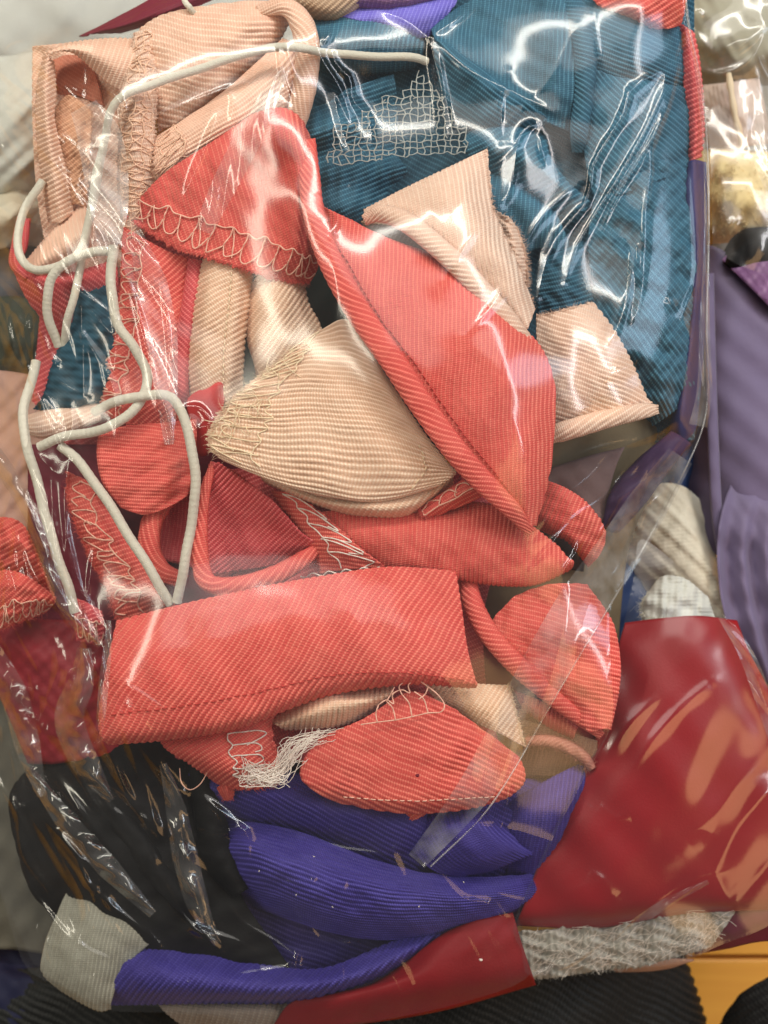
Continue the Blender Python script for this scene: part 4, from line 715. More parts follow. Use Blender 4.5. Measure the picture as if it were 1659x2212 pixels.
s = cloth('coral_scrap', [[(213, 930, 12.6), (290, 918, 13.8), (360, 913, 13.8), (425, 905, 12.9)], [(209, 985, 12.9), (290, 985, 14.4), (360, 978, 14.4), (424, 970, 13.2)], [(222, 1045, 12.3), (290, 1052, 13.8), (350, 1048, 13.8), (416, 1035, 12.6)], [(262, 1098, 10.8), (310, 1112, 12.0), (355, 1100, 12.0), (404, 1072, 11.4)]], CORAL, ('img', 95, 8), amp=0.13, seed=102, wr=0.9, wl=80)
top(s, 'coral square of fine weave bent over between the white cords', 'fabric scrap', GC)

# ------------------------------------------------------------------ middle: cream strips
s = cloth('cream_strip', [[(438, 560, 12), (465, 552, 15), (495, 560, 16), (522, 565, 15), (550, 575, 11)], [(413, 650, 11), (448, 640, 16), (488, 645, 16), (515, 650, 16), (541, 660, 11)], [(402, 730, 10), (438, 725, 15), (478, 725, 15), (506, 730, 15), (530, 735, 10)], [(398, 790, 8), (433, 795, 14), (474, 800, 14), (502, 805, 14), (526, 800, 9)], [(408, 860, 6), (440, 868, 11), (478, 870, 12), (502, 868, 11), (524, 855, 8)]], CREAM, ('img', 62, 10.5), amp=0.2, seed=103, wr=0.3)
seam_row(s, 0.60, 'v', THR_CREAM, seed=1)
fuzz(s, 'u0', 40, 14, THR_CREAM, 9, s0=0.6, s1=1.0)
top(s, 'upright cream strip with a stitched seam down its middle', 'fabric strip', GK)
s = cloth('cream_strip', [[(556, 580, 12), (588, 575, 15), (622, 580, 15), (656, 600, 11)], [(532, 670, 10), (568, 655, 16), (620, 648, 17), (668, 655, 12)], [(533, 735, 9), (562, 730, 16), (615, 705, 17), (690, 695, 13)], [(548, 785, 8), (575, 790, 14), (620, 770, 16), (700, 735, 14)], [(558, 838, 5), (585, 838, 10), (620, 810, 12), (690, 775, 11)]], CREAM, ('img', 40, 10.5), amp=0.2, seed=104, wr=0.3)
top(s, 'second cream strip, curved, beside the dark gap', 'fabric strip', GK)
s = cloth('cream_strip', [[(560, 1010, 8), (660, 1052, 15), (760, 1072, 18), (880, 1062, 19), (975, 1022, 17)], [(565, 1035, 9), (670, 1078, 17), (770, 1098, 20), (882, 1095, 20), (980, 1040, 16)], [(580, 1048, 4), (690, 1094, 11), (790, 1118, 13), (884, 1116, 13), (978, 1050, 9)]], CREAM, ('img', 35, 10.5), amp=0.15, seed=105, wr=0.2)
FOLD = s
s2 = cloth('cream_strip', [[(640, 745, 21.1), (690, 715, 21.9), (735, 690, 22.3), (768, 700, 22.3), (800, 760, 21.1)], [(570, 805, 21.1), (660, 780, 23.1), (740, 775, 23.5), (805, 800, 23.1), (860, 850, 21.1)], [(502, 862, 20.8), (610, 855, 23.1), (720, 850, 24.3), (825, 870, 23.9), (910, 925, 21.1)], [(470, 908, 20.0), (590, 925, 23.1), (720, 925, 24.7), (855, 945, 24.3), (968, 1000, 21.1)], [(455, 950, 19.2), (575, 985, 22.7), (715, 1000, 24.3), (860, 1010, 23.9), (985, 1022, 20.8)], [(468, 985, 18.4), (575, 1030, 21.6), (700, 1060, 22.7), (825, 1072, 22.3), (955, 1045, 20.8)], [(520, 1010, 16.4), (600, 1042, 19.2), (700, 1072, 20.4), (820, 1084, 20.4), (930, 1056, 19.2)]], CREAM, ('uv', 90, 11.5), amp=0.15, seed=106, wr=0.5, fray={'u0': 12})
FOLD.obj.name = 'folded_end'; FOLD.obj.parent = s2.obj; FOLD.obj.location = FOLD.obj.location - s2.obj.location
overlock(s2, 'u0', 6, 95, THR_CREAM, seed=7, pitch=27, messy=0.38, s0=0.0, s1=0.86)
fuzz(s2, 'u0', 150, 20, THR_CREAM, 10, s1=0.9)
v = []
for k in range(22):
    a, b = rng.uniform(0.2, 0.75), rng.uniform(2, 80); u, w = on_edge(s2, 'u0', np.array([a]), np.array([b])); q = s2.lay(u, w)[0]; th = rng.uniform(0, 6.3); L = rng.uniform(20, 60); t = np.linspace(-.5, .5, 12); be = rng.normal(0, .8)
    x = q[0] + math.cos(th) * L * t - math.sin(th) * be * L * t * t; y = q[1] + math.sin(th) * L * t + math.cos(th) * be * L * t * t
    v.append(P(x, y, q[2] + 1.0 + 0.5 * np.cos(t * 6 + k) + (x - q[0]) * 0.015))
threads('loose_threads', v, 0.00011, THR_CREAM, s2.obj, 4, 0)
seam_row(s2, 0.86, 'v', THR_CREAM, s0=0.62, s1=0.9, pitch=13, seed=9)
top(s2, 'broad cream band with a frayed overlocked end in the middle of the bag', 'fabric strip', GK)

# ------------------------------------------------------------------ coral centre pieces
s = cloth('coral_scrap', [[(690, 1105, 11.1), (800, 1098, 12.5), (920, 1090, 12.5), (1040, 1085, 13.9), (1120, 1115, 16.0), (1205, 1178, 14.6)], [(728, 1150, 13.9), (830, 1148, 17.4), (940, 1148, 18.1), (1050, 1150, 18.8), (1140, 1175, 18.8), (1226, 1203, 16.0)], [(772, 1190, 13.9), (860, 1195, 17.4), (960, 1200, 18.1), (1060, 1210, 18.8), (1150, 1220, 18.8), (1240, 1213, 16.7)], [(812, 1224, 12.5), (890, 1235, 15.3), (980, 1245, 16.0), (1080, 1258, 16.7), (1160, 1256, 16.7), (1237, 1224, 15.3)], [(832, 1230, 9.0), (900, 1241, 11.1), (980, 1252, 11.8), (1080, 1266, 12.5), (1160, 1264, 12.5), (1232, 1232, 11.8)]], CORAL, ('img', 3, 9.5), amp=0.18, seed=107, wr=0.5, fray={'u0': 7})
s2 = cloth('stitched_tab', [[(588, 1062, 8), (640, 1072, 11), (692, 1108, 14)], [(636, 1130, 10), (690, 1130, 14), (748, 1157, 16)], [(676, 1192, 10), (735, 1185, 15), (792, 1197, 16)], [(696, 1238, 9), (760, 1230, 13), (824, 1224, 14)]], CORAL, ('img', 96, 9), amp=0.17, seed=108, wr=0.4, parent=s.obj, fray={'u0': 8, 'u1': 8})
overlock(s2, 'u1', 8, 98, THR_WHITE, seed=8, pitch=34, messy=0.3, parent=s.obj, rad=0.00017)
threads('edge_thread', [s2.pos(np.linspace(-0.35, 1.0, 60), np.full(60, 1.0) + 0.02 * np.sin(np.linspace(0, 30, 60)), 0.0006)], 0.00019, THR_WHITE, s.obj)
top(s, 'coral band with a white overlocked tab, sweeping under the slanting strip', 'fabric scrap', GC)
s = cloth('coral_scrap', [[(1150, 1030, 10), (1210, 1048, 13.5), (1262, 1080, 14), (1298, 1122, 11)], [(1150, 1075, 11), (1202, 1092, 15), (1254, 1118, 15.5), (1309, 1152, 11)], [(1150, 1112, 10), (1192, 1130, 13), (1240, 1150, 14), (1304, 1180, 10.5)], [(1160, 1140, 8), (1200, 1152, 10), (1240, 1172, 12), (1290, 1206, 9)], [(1200, 1160, 4), (1222, 1168, 6), (1244, 1192, 9), (1270, 1226, 7)]], CORAL, ('img', 24, 9.5), amp=0.18, seed=109, wr=0.6, wl=80, bend=0.8)
top(s, 'coral loop with a dark eye hole at the end of the band', 'fabric scrap', GC)
s = cloth('hole_shade', [[(1160, 1140, 3), (1210, 1150, 3), (1260, 1180, 2)], [(1180, 1180, 3), (1220, 1190, 3), (1265, 1205, 2)], [(1190, 1220, 2), (1225, 1230, 2), (1260, 1235, 1)]], simple('hole_shade_colour', (0.035, 0.018, 0.016), 0.8), seed=210, wr=0.3, rib=('uv', 0, 30), amp=0.0)  # near-black sheet, its colour stands for the shade in the loop's hole
top(s, 'dark sheet standing in for the shade inside the eye hole of the coral loop', 'fabric scrap')
s = cloth('coral_scrap', [[(452, 1002, 15), (467, 1000, 17), (485, 1007, 17), (512, 1022, 14)], [(440, 1080, 12), (480, 1070, 13), (530, 1068, 13), (592, 1085, 13)], [(432, 1150, 11), (490, 1140, 8), (570, 1138, 8), (648, 1150, 12)], [(428, 1210, 10), (490, 1200, 6), (580, 1190, 6), (688, 1175, 11)], [(430, 1245, 8), (500, 1235, 4), (590, 1220, 4), (690, 1182, 7)]], ROSE, ('img', 48, 9.5), amp=0.2, seed=110, wr=0.4)
cloth('rolled_edge', roll_rows([(462, 998, 16), (443, 1060, 16), (433, 1130, 16), (432, 1200, 16), (442, 1250, 16), (478, 1268, 16), (535, 1262, 16), (600, 1240, 15), (655, 1208, 13), (692, 1180, 10)], [14, 24, 32, 38, 42, 44, 44, 42, 36, 20], 0.7), CORAL, ('uv', 20, 10), amp=0.2, seed=111, wr=0.2, parent=s.obj)
top(s, 'coral pocket shaped fold with a dark hollow and rolled rim', 'fabric scrap', GC)
s = cloth('coral_scrap', [[(252, 1340, 16.5), (400, 1303, 19.2), (560, 1268, 19.2), (700, 1243, 19.2), (840, 1224, 18.7), (985, 1233, 17.1)], [(238, 1400, 19.2), (400, 1380, 22.6), (560, 1350, 23.1), (710, 1320, 22.6), (850, 1310, 22.0), (997, 1310, 19.2)], [(224, 1470, 20.4), (400, 1450, 23.6), (560, 1420, 24.2), (720, 1395, 23.6), (860, 1390, 23.1), (1010, 1400, 20.4)], [(213, 1540, 19.8), (390, 1520, 23.1), (550, 1490, 23.6), (720, 1455, 23.1), (870, 1450, 23.1), (1027, 1468, 19.8)], [(216, 1590, 18.7), (380, 1575, 21.4), (520, 1555, 22.0), (700, 1490, 21.4), (870, 1470, 20.9), (1030, 1482, 18.1)], [(235, 1610, 14.8), (380, 1597, 17.1), (520, 1572, 17.1), (700, 1506, 17.1), (870, 1480, 16.5), (1020, 1487, 14.3)]], CORAL, ('img', 33, 12), amp=0.19, seed=112, wr=0.7, wl=240, warp=-0.012)
seam_row(s, 0.74, 'u', THR_RED, seed=2, pitch=17)
top(s, 'largest coral ribbed scrap, a smooth wide band across the lower middle', 'fabric scrap', GC)
s = cloth('coral_scrap', [[(340, 1590, 7), (420, 1580, 10), (500, 1560, 11), (585, 1545, 11)], [(358, 1618, 9), (430, 1620, 13), (500, 1618, 14), (585, 1600, 12)], [(405, 1648, 8), (460, 1660, 12), (520, 1668, 13), (600, 1650, 11)], [(465, 1690, 5), (500, 1700, 8), (545, 1705, 8), (600, 1692, 7)]], CORAL, ('img', 50, 10), amp=0.18, seed=113, wr=0.5, fray={'v1': 8, 'u1': 8})
overlock(s, 'u1', 10, 90, THR_WHITE, seed=10, pitch=22, messy=0.5, s0=0.1)
top(s, 'coral scrap tucked under the largest one, its stitched end unravelling', 'fabric scrap', GC)
s = cloth('coral_scrap', [[(470, 1700, 5), (485, 1690, 7), (500, 1690, 5)], [(478, 1715, 5), (492, 1708, 7), (506, 1712, 5)], [(485, 1728, 4), (496, 1726, 5), (504, 1722, 4)]], CORAL, ('uv', 0, 6), amp=0.1, seed=114, wr=0.6, wl=12, fray={'u0': 4, 'v1': 4})
top(s, 'tiny coral crumb of cloth beside the unravelling threads', 'fabric scrap', GC)
s = cloth('cream_strip', [[(585, 1558, 9), (650, 1518, 13), (692, 1492, 14), (760, 1495, 13), (845, 1476, 11)], [(600, 1568, 13), (670, 1545, 18), (730, 1525, 19), (790, 1515, 18), (852, 1498, 14)], [(615, 1577, 8), (690, 1575, 12), (752, 1565, 13), (805, 1540, 12), (850, 1515, 9)]], CREAM, ('img', 8, 10.5), amp=0.2, seed=115, wr=0.3, fray={'v0': 4})
top(s, 'short cream roll peeping from under the largest coral scrap', 'fabric strip', GK)
s = cloth('cream_strip', [[(915, 1478, 9), (990, 1475, 12), (1050, 1478, 12), (1098, 1480, 10)], [(945, 1515, 11), (1010, 1520, 14), (1070, 1528, 14), (1116, 1538, 10)], [(1000, 1555, 9), (1050, 1572, 12), (1095, 1592, 12), (1132, 1612, 8)]], CREAM, ('img', 38, 10), amp=0.19, seed=116, wr=0.4, fray={'u1': 8})
fuzz(s, 'u1', 70, 12, THR_CREAM, 12)
top(s, 'cream scrap with a frayed end, right of the honeycomb stitches', 'fabric strip', GK)
s = cloth('coral_scrap', [[(690, 1592, 13.9), (790, 1550, 16.3), (882, 1495, 16.7), (960, 1520, 16.7), (1052, 1582, 15.8), (1122, 1635, 13.9)], [(655, 1642, 14.3), (760, 1610, 17.2), (872, 1580, 18.2), (972, 1592, 18.2), (1062, 1630, 17.2), (1134, 1665, 14.3)], [(650, 1682, 13.9), (760, 1667, 16.7), (870, 1655, 17.7), (970, 1660, 17.7), (1060, 1680, 17.2), (1132, 1692, 14.3)], [(688, 1714, 13.3), (780, 1722, 15.8), (880, 1727, 16.7), (970, 1724, 16.7), (1050, 1720, 16.3), (1107, 1717, 13.9)], [(738, 1736, 10.9), (810, 1750, 12.4), (890, 1758, 12.8), (970, 1754, 12.8), (1040, 1742, 12.4), (1086, 1728, 11.4)]], CORAL, ('img', 112, 11), amp=0.19, seed=117, wr=0.6, warp=0.010)
def honey(s, seed, x0=800, x1=958, y0=1560, y1=1478):
    pass
v = []
def onpt(pts, z): 
    q = smooth_path([(a, b, 0) for a, b in pts], 5 * len(pts)); return P(q[:, 0], q[:, 1], z + 0.25 * np.sin(np.arange(len(q)) * 0.8))
Z = 19.6
for pts in [[(780, 1565), (815, 1560), (855, 1555), (890, 1548), (925, 1540), (952, 1538), (960, 1522), (945, 1500), (920, 1480), (905, 1470)],
            [(815, 1560), (812, 1540), (818, 1522)], [(855, 1556), (848, 1530), (835, 1515)], [(890, 1549), (884, 1520), (868, 1500)], [(925, 1541), (915, 1510), (895, 1494)],
            [(818, 1522), (835, 1512), (850, 1520), (848, 1500), (868, 1490), (885, 1497), (882, 1480), (896, 1468)], [(835, 1515), (845, 1498), (852, 1484)], [(868, 1500), (862, 1484), (870, 1474)], [(905, 1510), (918, 1500), (925, 1484)]]:
    v.append(onpt(pts, Z))
threads('overlock_stitching', v, 0.00017, THR_PINK, s.obj)
seam_row(s, 0.80, 'u', THR_PINK, seed=4, s0=0.12, s1=0.9, pitch=16, lift=0.0003)
threads('dark_speck', [P(*smooth_path([(899, 1674, 20.2), (902, 1676, 20.5), (903, 1673, 20.2)], 5).T)], 0.00035, MAROON, s.obj)
top(s, 'lowest coral ribbed scrap, rounded below, with honeycomb stitches on top', 'fabric scrap', GC)
s2 = cloth('coral_scrap', [[(860, 1752, 5), (905, 1750, 6), (930, 1748, 5)], [(868, 1768, 5), (895, 1768, 6), (912, 1766, 5)], [(872, 1780, 4), (884, 1780, 5), (895, 1776, 4)]], CORAL, ('img', 60, 9), amp=0.15, seed=118, wr=0.3, fray={'v1': 4})
top(s2, 'small coral point sticking out below the lowest coral scrap', 'fabric scrap', GC)
# unravelled bunch of white thread
v = []
for k in range(74):
    a = rng.uniform(0, 1); x0, y0 = 520 + 70 * a, 1640 + 55 * a + rng.uniform(-10, 10)
    pts = [(x0, y0, 14), (560 + rng.uniform(-40, 40), 1675 + rng.uniform(-18, 18), 16 + rng.uniform(-1, 2)), (600 + rng.uniform(-20, 20), 1670 + rng.uniform(-25, 25), 17 + rng.uniform(-1, 2)), (640 + rng.uniform(-30, 20), 1625 + rng.uniform(-25, 20), 16), (685 + rng.uniform(-30, 45), 1590 + rng.uniform(-20, 15), 16)]
    pts = pts[: rng.integers(3, 6)] if rng.uniform() < 0.7 else pts[rng.integers(0, 2):]
    if len(pts) < 2: continue
    q = smooth_path(pts, 26); q[:, :2] += np.cumsum(rng.normal(0, 1.5, (26, 2)), axis=0) * 0.9; v.append(P(*q.T))
o = threads('thread_bunch', v, 0.000075, THR_WHITE, None, 4, 0)
tag(o, 'tangle of unravelled white thread under the cream roll', 'threads')
v = [P(*smooth_path([(388, 1660, 8), (392, 1690, 10), (410, 1706, 10), (432, 1694, 10), (448, 1668, 9)], 30).T)]
o = threads('loose_thread', v, 0.00012, THR_PINK, None, 4, 0); tag(o, 'single pink thread curling over the purple cloth', 'thread')
# right hand ruffle
s = cloth('coral_scrap', [[(1062, 1340, 12.3), (1115, 1288, 13.9), (1190, 1262, 14.3), (1268, 1262, 12.6)], [(1058, 1392, 13.0), (1140, 1350, 14.9), (1230, 1330, 15.3), (1322, 1340, 13.0)], [(1110, 1445, 13.0), (1180, 1415, 15.3), (1260, 1400, 15.6), (1340, 1420, 13.0)], [(1190, 1515, 12.6), (1240, 1490, 14.9), (1290, 1480, 14.9), (1338, 1490, 12.6)], [(1278, 1585, 11.9), (1295, 1577, 13.0), (1308, 1574, 13.0), (1320, 1577, 11.6)]], CORAL, ('img', 102, 9.5), amp=0.19, seed=119, wr=1.0, wl=90, warp=0.008)
cloth('rolled_edge', roll_rows([(1008, 1240, 13), (1020, 1300, 16), (1050, 1360, 17), (1100, 1420, 17), (1160, 1475, 16), (1230, 1535, 14), (1300, 1590, 10)], [34, 44, 46, 46, 44, 36, 16], 0.75), CORAL, ('uv', 40, 9.5), amp=0.2, seed=120, wr=0.2, parent=s.obj)
top(s, 'coral ruffle with a rolled rim, beside the crimson package', 'fabric scrap', GC)
s = cloth('rose_scrap', [[(1110, 1490, 4), (1180, 1520, 7), (1250, 1570, 5)], [(1120, 1515, 5), (1180, 1545, 8), (1240, 1590, 5)], [(1130, 1535, 2), (1180, 1570, 4), (1235, 1605, 2)]], ROSE, ('img', 10, 9), amp=0.18, seed=121, wr=0.4)
top(s, 'deep rose ribbed scrap under the rim of the coral ruffle', 'fabric scrap', GC)
s = cloth('brown_scrap', [[(1110, 1550, 2), (1190, 1570, 4), (1290, 1600, 2)], [(1130, 1600, 3), (1200, 1610, 5), (1290, 1640, 2)], [(1120, 1680, 0), (1200, 1680, 1), (1280, 1680, -1)]], fabric('brown_weave', (0.24, 0.12, 0.075), (0.38, 0.22, 0.15)), ('img', 15, 10), amp=0.12, seed=122, wr=0.6)
top(s, 'brown ribbed scrap between the lowest coral scrap and crimson package', 'fabric scrap')
s = cloth('pink_edging', roll_rows([(1135, 1602, 6), (1180, 1600, 8), (1225, 1612, 8), (1262, 1636, 7), (1280, 1662, 5)], [20, 26, 28, 24, 16], 1.0), fabric('dusty_pink', (0.52, 0.20, 0.15), (0.70, 0.36, 0.28)), ('uv', 40, 7), amp=0.15, seed=123, wr=0.4, wl=30, fray={'u0': 5, 'u1': 5})
top(s, 'dusty pink ruffled edging over the brown scrap', 'fabric scrap')

# apex piece and slanting strip
s = cloth('coral_scrap', [[(545, 247, 18), (578, 236, 23), (605, 232, 26), (632, 240, 26), (655, 262, 22), (668, 290, 14)], [(450, 312, 17), (510, 292, 20), (570, 292, 24), (622, 302, 27), (660, 322, 25), (682, 350, 15)], [(360, 370, 16), (450, 375, 19), (540, 372, 19), (600, 382, 20), (648, 392, 25), (684, 412, 16)], [(300, 430, 13), (400, 455, 17), (500, 485, 18), (580, 510, 18), (642, 535, 22), (690, 560, 15)], [(270, 468, 10), (368, 525, 15), (450, 556, 17), (540, 586, 17), (610, 603, 17), (670, 612, 14)]], CORAL, ('img', -14, 10), amp=0.18, seed=124, wr=0.8, wl=150, fray={'v1': 9}, bend=-0.35)
overlock(s, 'v1', 10, 72, THR_PINK, seed=11, pitch=27, messy=0.22, s0=0.01, s1=0.99, lift=0.0006)
fuzz(s, 'v1', 170, 11, CORAL, 13)
top(s, 'coral triangle with rounded apex and pale overlocked hem at mid height', 'fabric scrap', GC)
s = cloth('peach_scrap', [[(780, 480, 12), (840, 488, 14), (900, 522, 15), (965, 552, 15)], [(790, 500, 8), (850, 525, 9), (905, 550, 10), (960, 562, 10)]], TAN, ('img', 30, 9), amp=0.12, seed=125, wr=0.3)
UND = s
s = cloth('peach_scrap', [[(786, 452, 18), (870, 408, 22), (960, 365, 23), (1050, 322, 20)], [(800, 464, 22), (890, 440, 25), (985, 405, 26), (1056, 385, 20)], [(888, 490, 25), (950, 475, 27), (1012, 455, 27), (1066, 445, 20)], [(968, 550, 26), (1010, 530, 28), (1052, 510, 26), (1090, 508, 18)], [(1048, 625, 25), (1077, 600, 26), (1104, 585, 24), (1124, 582, 17)], [(1130, 725, 21), (1142, 705, 22), (1150, 685, 19), (1156, 668, 14)]], PALE, ('img', -10, 9.5), amp=0.18, seed=126, wr=0.4, fray={'u1': 4})
UND.obj.name = 'underside'; UND.obj.parent = s.obj; UND.obj.location = UND.obj.location - s.obj.location
cloth('rolled_edge', roll_rows([(786, 476, 22), (815, 462, 25), (858, 470, 28), (905, 500, 30), (975, 560, 30), (1045, 632, 29), (1105, 700, 27), (1150, 760, 22)], [22, 36, 44, 46, 46, 46, 42, 30], 0.8), PALE, ('uv', 38, 9.5), amp=0.2, seed=127, wr=0.2, parent=s.obj)
top(s, 'pale peach flap with a thick rolled edge lying across the teal', 'fabric scrap', GP)
s2 = cloth('peach_scrap', [[(1072, 460, 12), (1098, 470, 14), (1116, 490, 11)], [(1080, 520, 13), (1108, 525, 16), (1132, 535, 12)], [(1092, 575, 12), (1118, 578, 15), (1140, 585, 11)], [(1110, 630, 9), (1125, 628, 11), (1138, 622, 8)]], PALE, ('img', 90, 8), amp=0.14, seed=128, wr=0.8, wl=40, fray={'u1': 9, 'v0': 5})
fuzz(s2, 'u1', 140, 12, PALE, 14)
top(s2, 'fuzzy frayed peach edge peeking out behind the rolled flap', 'fabric scrap', GP)
s = cloth('peach_scrap', [[(1158, 682, 13), (1200, 674, 16), (1242, 664, 17), (1283, 654, 13)], [(1160, 740, 14), (1220, 722, 19), (1280, 706, 20), (1327, 712, 14)], [(1180, 810, 15), (1250, 780, 20), (1320, 770, 21), (1367, 785, 14)], [(1190, 880, 15), (1260, 850, 20), (1340, 840, 20), (1398, 858, 14)], [(1190, 925, 13), (1265, 902, 17), (1345, 885, 18), (1410, 870, 14)]], PALE, ('img', 112, 10), amp=0.19, seed=129, wr=0.5, fray={'v0': 6}, bend=-0.3)
cloth('rolled_edge', roll_rows([(1185, 940, 17), (1250, 922, 20), (1320, 902, 20), (1385, 888, 19), (1422, 884, 15)], [40, 44, 42, 36, 18], 0.8), PALE, ('uv', 16, 9.5), amp=0.2, seed=130, wr=0.2, parent=s.obj)
top(s, 'pale cream peach flap fanning out to the side over the teal', 'fabric scrap', GP)
s = cloth('coral_strip', [[(672, 440, 21.6), (700, 448, 24.8), (730, 462, 24.0), (765, 478, 21.6)], [(700, 500, 24.8), (750, 488, 25.6), (810, 502, 24.8), (862, 532, 20.8)], [(742, 582, 27.2), (835, 562, 27.2), (915, 552, 26.4), (975, 562, 20.8)], [(802, 690, 28.0), (900, 652, 29.6), (1005, 630, 28.8), (1080, 662, 21.6)], [(878, 790, 28.8), (970, 748, 31.2), (1080, 715, 30.4), (1166, 745, 21.6)], [(948, 890, 28.8), (1030, 848, 31.2), (1120, 812, 30.4), (1199, 832, 20.8)], [(1013, 975, 28.0), (1080, 932, 30.4), (1140, 910, 28.8), (1199, 920, 20.8)], [(1068, 1035, 27.2), (1110, 1002, 28.8), (1150, 990, 27.2), (1192, 995, 20.8)], [(1108, 1085, 25.6), (1132, 1066, 27.2), (1158, 1060, 24.8), (1180, 1060, 19.2)], [(1143, 1140, 22.4), (1148, 1138, 22.4), (1153, 1136, 20.8), (1158, 1136, 17.6)]], CORAL, ('img', 2, 9.3), amp=0.18, seed=131, wr=0.5, wl=200)
hem = cloth('hem', roll_rows([(662, 300, 24), (668, 380, 27), (678, 460, 29), (712, 560, 31), (772, 670, 32), (845, 775, 33), (915, 880, 33), (985, 975, 32), (1045, 1042, 30), (1105, 1100, 27), (1148, 1152, 22)], [40, 46, 50, 54, 56, 56, 56, 54, 50, 40, 20], 0.5), CORAL, ('uv', 32, 9.3), amp=0.19, seed=132, wr=0.3, parent=s.obj)
seam_row(s, 0.055, 'v', THR_RED, s0=0.13, s1=0.97, pitch=14, seed=5)
top(s, 'wide coral strip slanting across the middle, its hem rolled on the lower side', 'fabric strip', GC)
s = cloth('coral_scrap', [[(905, 1098, 15), (960, 1060, 18), (1000, 1035, 19)], [(915, 1112, 17), (975, 1080, 20), (1025, 1055, 20)], [(925, 1122, 14), (985, 1098, 17), (1045, 1072, 17)]], CORAL, ('img', 60, 9), amp=0.16, seed=133, wr=0.3, fray={'u0': 8})
overlock(s, 'v0', 2, 32, THR_PINK, seed=12, pitch=36, messy=0.4)
fuzz(s, 'u0', 60, 12, CORAL, 15)
top(s, 'small coral tab with stitches between cream band and slanting strip', 'fabric scrap', GC)

# ------------------------------------------------------------------ gauze net and cords
def net():
    r = np.random.default_rng(5); paths = []
    poly = np.array([(905, 148), (928, 160), (958, 205), (985, 245), (1018, 278), (1010, 300), (1010, 335), (920, 338), (830, 350), (745, 365), (700, 355), (712, 265), (760, 262), (800, 220), (860, 195)], float)
    def inside(x, y):
        c = np.zeros(x.shape, bool); n = len(poly)
        for i in range(n):
            a, b = poly[i], poly[(i + 1) % n]
            c ^= ((a[1] > y) != (b[1] > y)) & (x < (b[0] - a[0]) * (y - a[1]) / (b[1] - a[1] + 1e-9) + a[0])
        return c
    p = 15.0; n = 26
    gx, gy = np.meshgrid(np.arange(n), np.arange(18))
    X = 690 + gx * p + r.normal(0, 2.2, gx.shape) + (gy % 2) * 2; Y = 140 + gy * p * 0.93 + r.normal(0, 2.0, gx.shape) - (gx - 10) * 0.5
    Zz = 12.5 + 1.2 * np.sin(X / 60) + 0.9 * np.cos(Y / 40) + r.normal(0, 0.15, X.shape)
    ok = inside(X, Y)
    for i in range(gx.shape[0]):
        for j in range(n):
            for di, dj in ((0, 1), (1, 0)):
                a, b = i + di, j + dj
                if a < gx.shape[0] and b < n and ok[i, j] and ok[a, b] and r.uniform() > 0.03:
                    t = np.linspace(-0.06, 1.06, 5); bow = r.normal(0, 1.6) * np.sin(np.pi * t)
                    x = X[i, j] + (X[a, b] - X[i, j]) * t + (bow if di else 0); y = Y[i, j] + (Y[a, b] - Y[i, j]) * t + (bow if dj else 0)
                    paths.append(P(x, y, Zz[i, j] + (Zz[a, b] - Zz[i, j]) * t))
            if ok[i, j] and r.uniform() < 0.10:
                a = r.uniform(0, 6.3); t = np.linspace(0, 1, 4); paths.append(P(X[i, j] + math.cos(a) * 11 * t, Y[i, j] + math.sin(a) * 11 * t, Zz[i, j] + 0.3 * t))
    o = threads('gauze_net', paths, 0.00014, NETM, None, 4, 0.2)
    tag(o, 'torn piece of pale open net lying on the teal cloth', 'net')
net()
def cord(label, pts, w=18):
    q = smooth_path(pts, 30 * len(pts)); q[:, :2] += 0.8 * np.sin(np.arange(len(q))[:, None] * 0.11 + np.array([0, 2]))
    o = threads('elastic_cord', [P(*q.T)], w / 2.15 * MMPX, CORDW, None, 12, 0.02); tag(o, label, 'cord', GE)
    HEIGHTS.append(q + np.array([0, 0, 1.2])); return o
cord('white elastic cord arching over peach and teal, then dropping behind the loop', [(922, 132, 13), (890, 124, 15.5), (820, 122, 17), (720, 116, 19), (650, 104, 23), (580, 104, 23), (500, 126, 22), (420, 152, 20.5), (330, 182, 20), (270, 205, 21), (240, 240, 20), (226, 300, 17), (212, 380, 14), (196, 460, 13), (182, 530, 13), (172, 590, 12), (160, 640, 13), (146, 690, 12), (140, 745, 8)])
cord('white elastic cord hanging in a U under the outer peach strip', [(92, 390, 9), (55, 450, 10), (38, 510, 11), (45, 555, 12), (75, 582, 13), (125, 576, 14), (170, 545, 14), (192, 480, 15), (206, 390, 15), (222, 320, 15)], 19)
cord('white elastic cord looping from the rose fold to the moss green cloth', [(252, 543, 16), (200, 545, 16), (150, 562, 15), (112, 600, 14), (102, 650, 13), (108, 700, 11), (128, 748, 8)], 21)
cord('white elastic cord snaking down past the stitched coral scrap to the peach roll', [(246, 530, 17), (240, 580, 17), (242, 640, 17), (255, 700, 16), (290, 752, 16), (316, 800, 15), (312, 850, 16), (286, 888, 17), (240, 920, 17), (190, 935, 15), (130, 945, 14), (84, 966, 12)], 22)
cord('white elastic cord bent sharply over the coral square', [(202, 890, 13), (250, 868, 15.5), (310, 855, 18), (360, 855, 16.5), (385, 875, 18), (402, 920, 19), (418, 990, 19), (422, 1060, 18), (412, 1140, 16), (398, 1220, 16), (383, 1300, 13)], 22)
cord('white elastic cord slanting straight across the ragged coral scrap', [(130, 962, 12), (170, 998, 13), (220, 1065, 14), (280, 1160, 15), (330, 1240, 15), (368, 1304, 12)], 22)
cord('white elastic cord running down the outer side to the rose tab', [(78, 780, 8), (66, 830, 10), (50, 890, 12), (55, 950, 13), (75, 1020, 13), (95, 1100, 13), (120, 1190, 13), (145, 1260, 12), (162, 1322, 10)], 22)
cord('thin white cord end at the top edge over the peach scrap', [(395, -20, 12), (400, 2, 15), (412, 20, 15), (425, 32, 13)], 13)
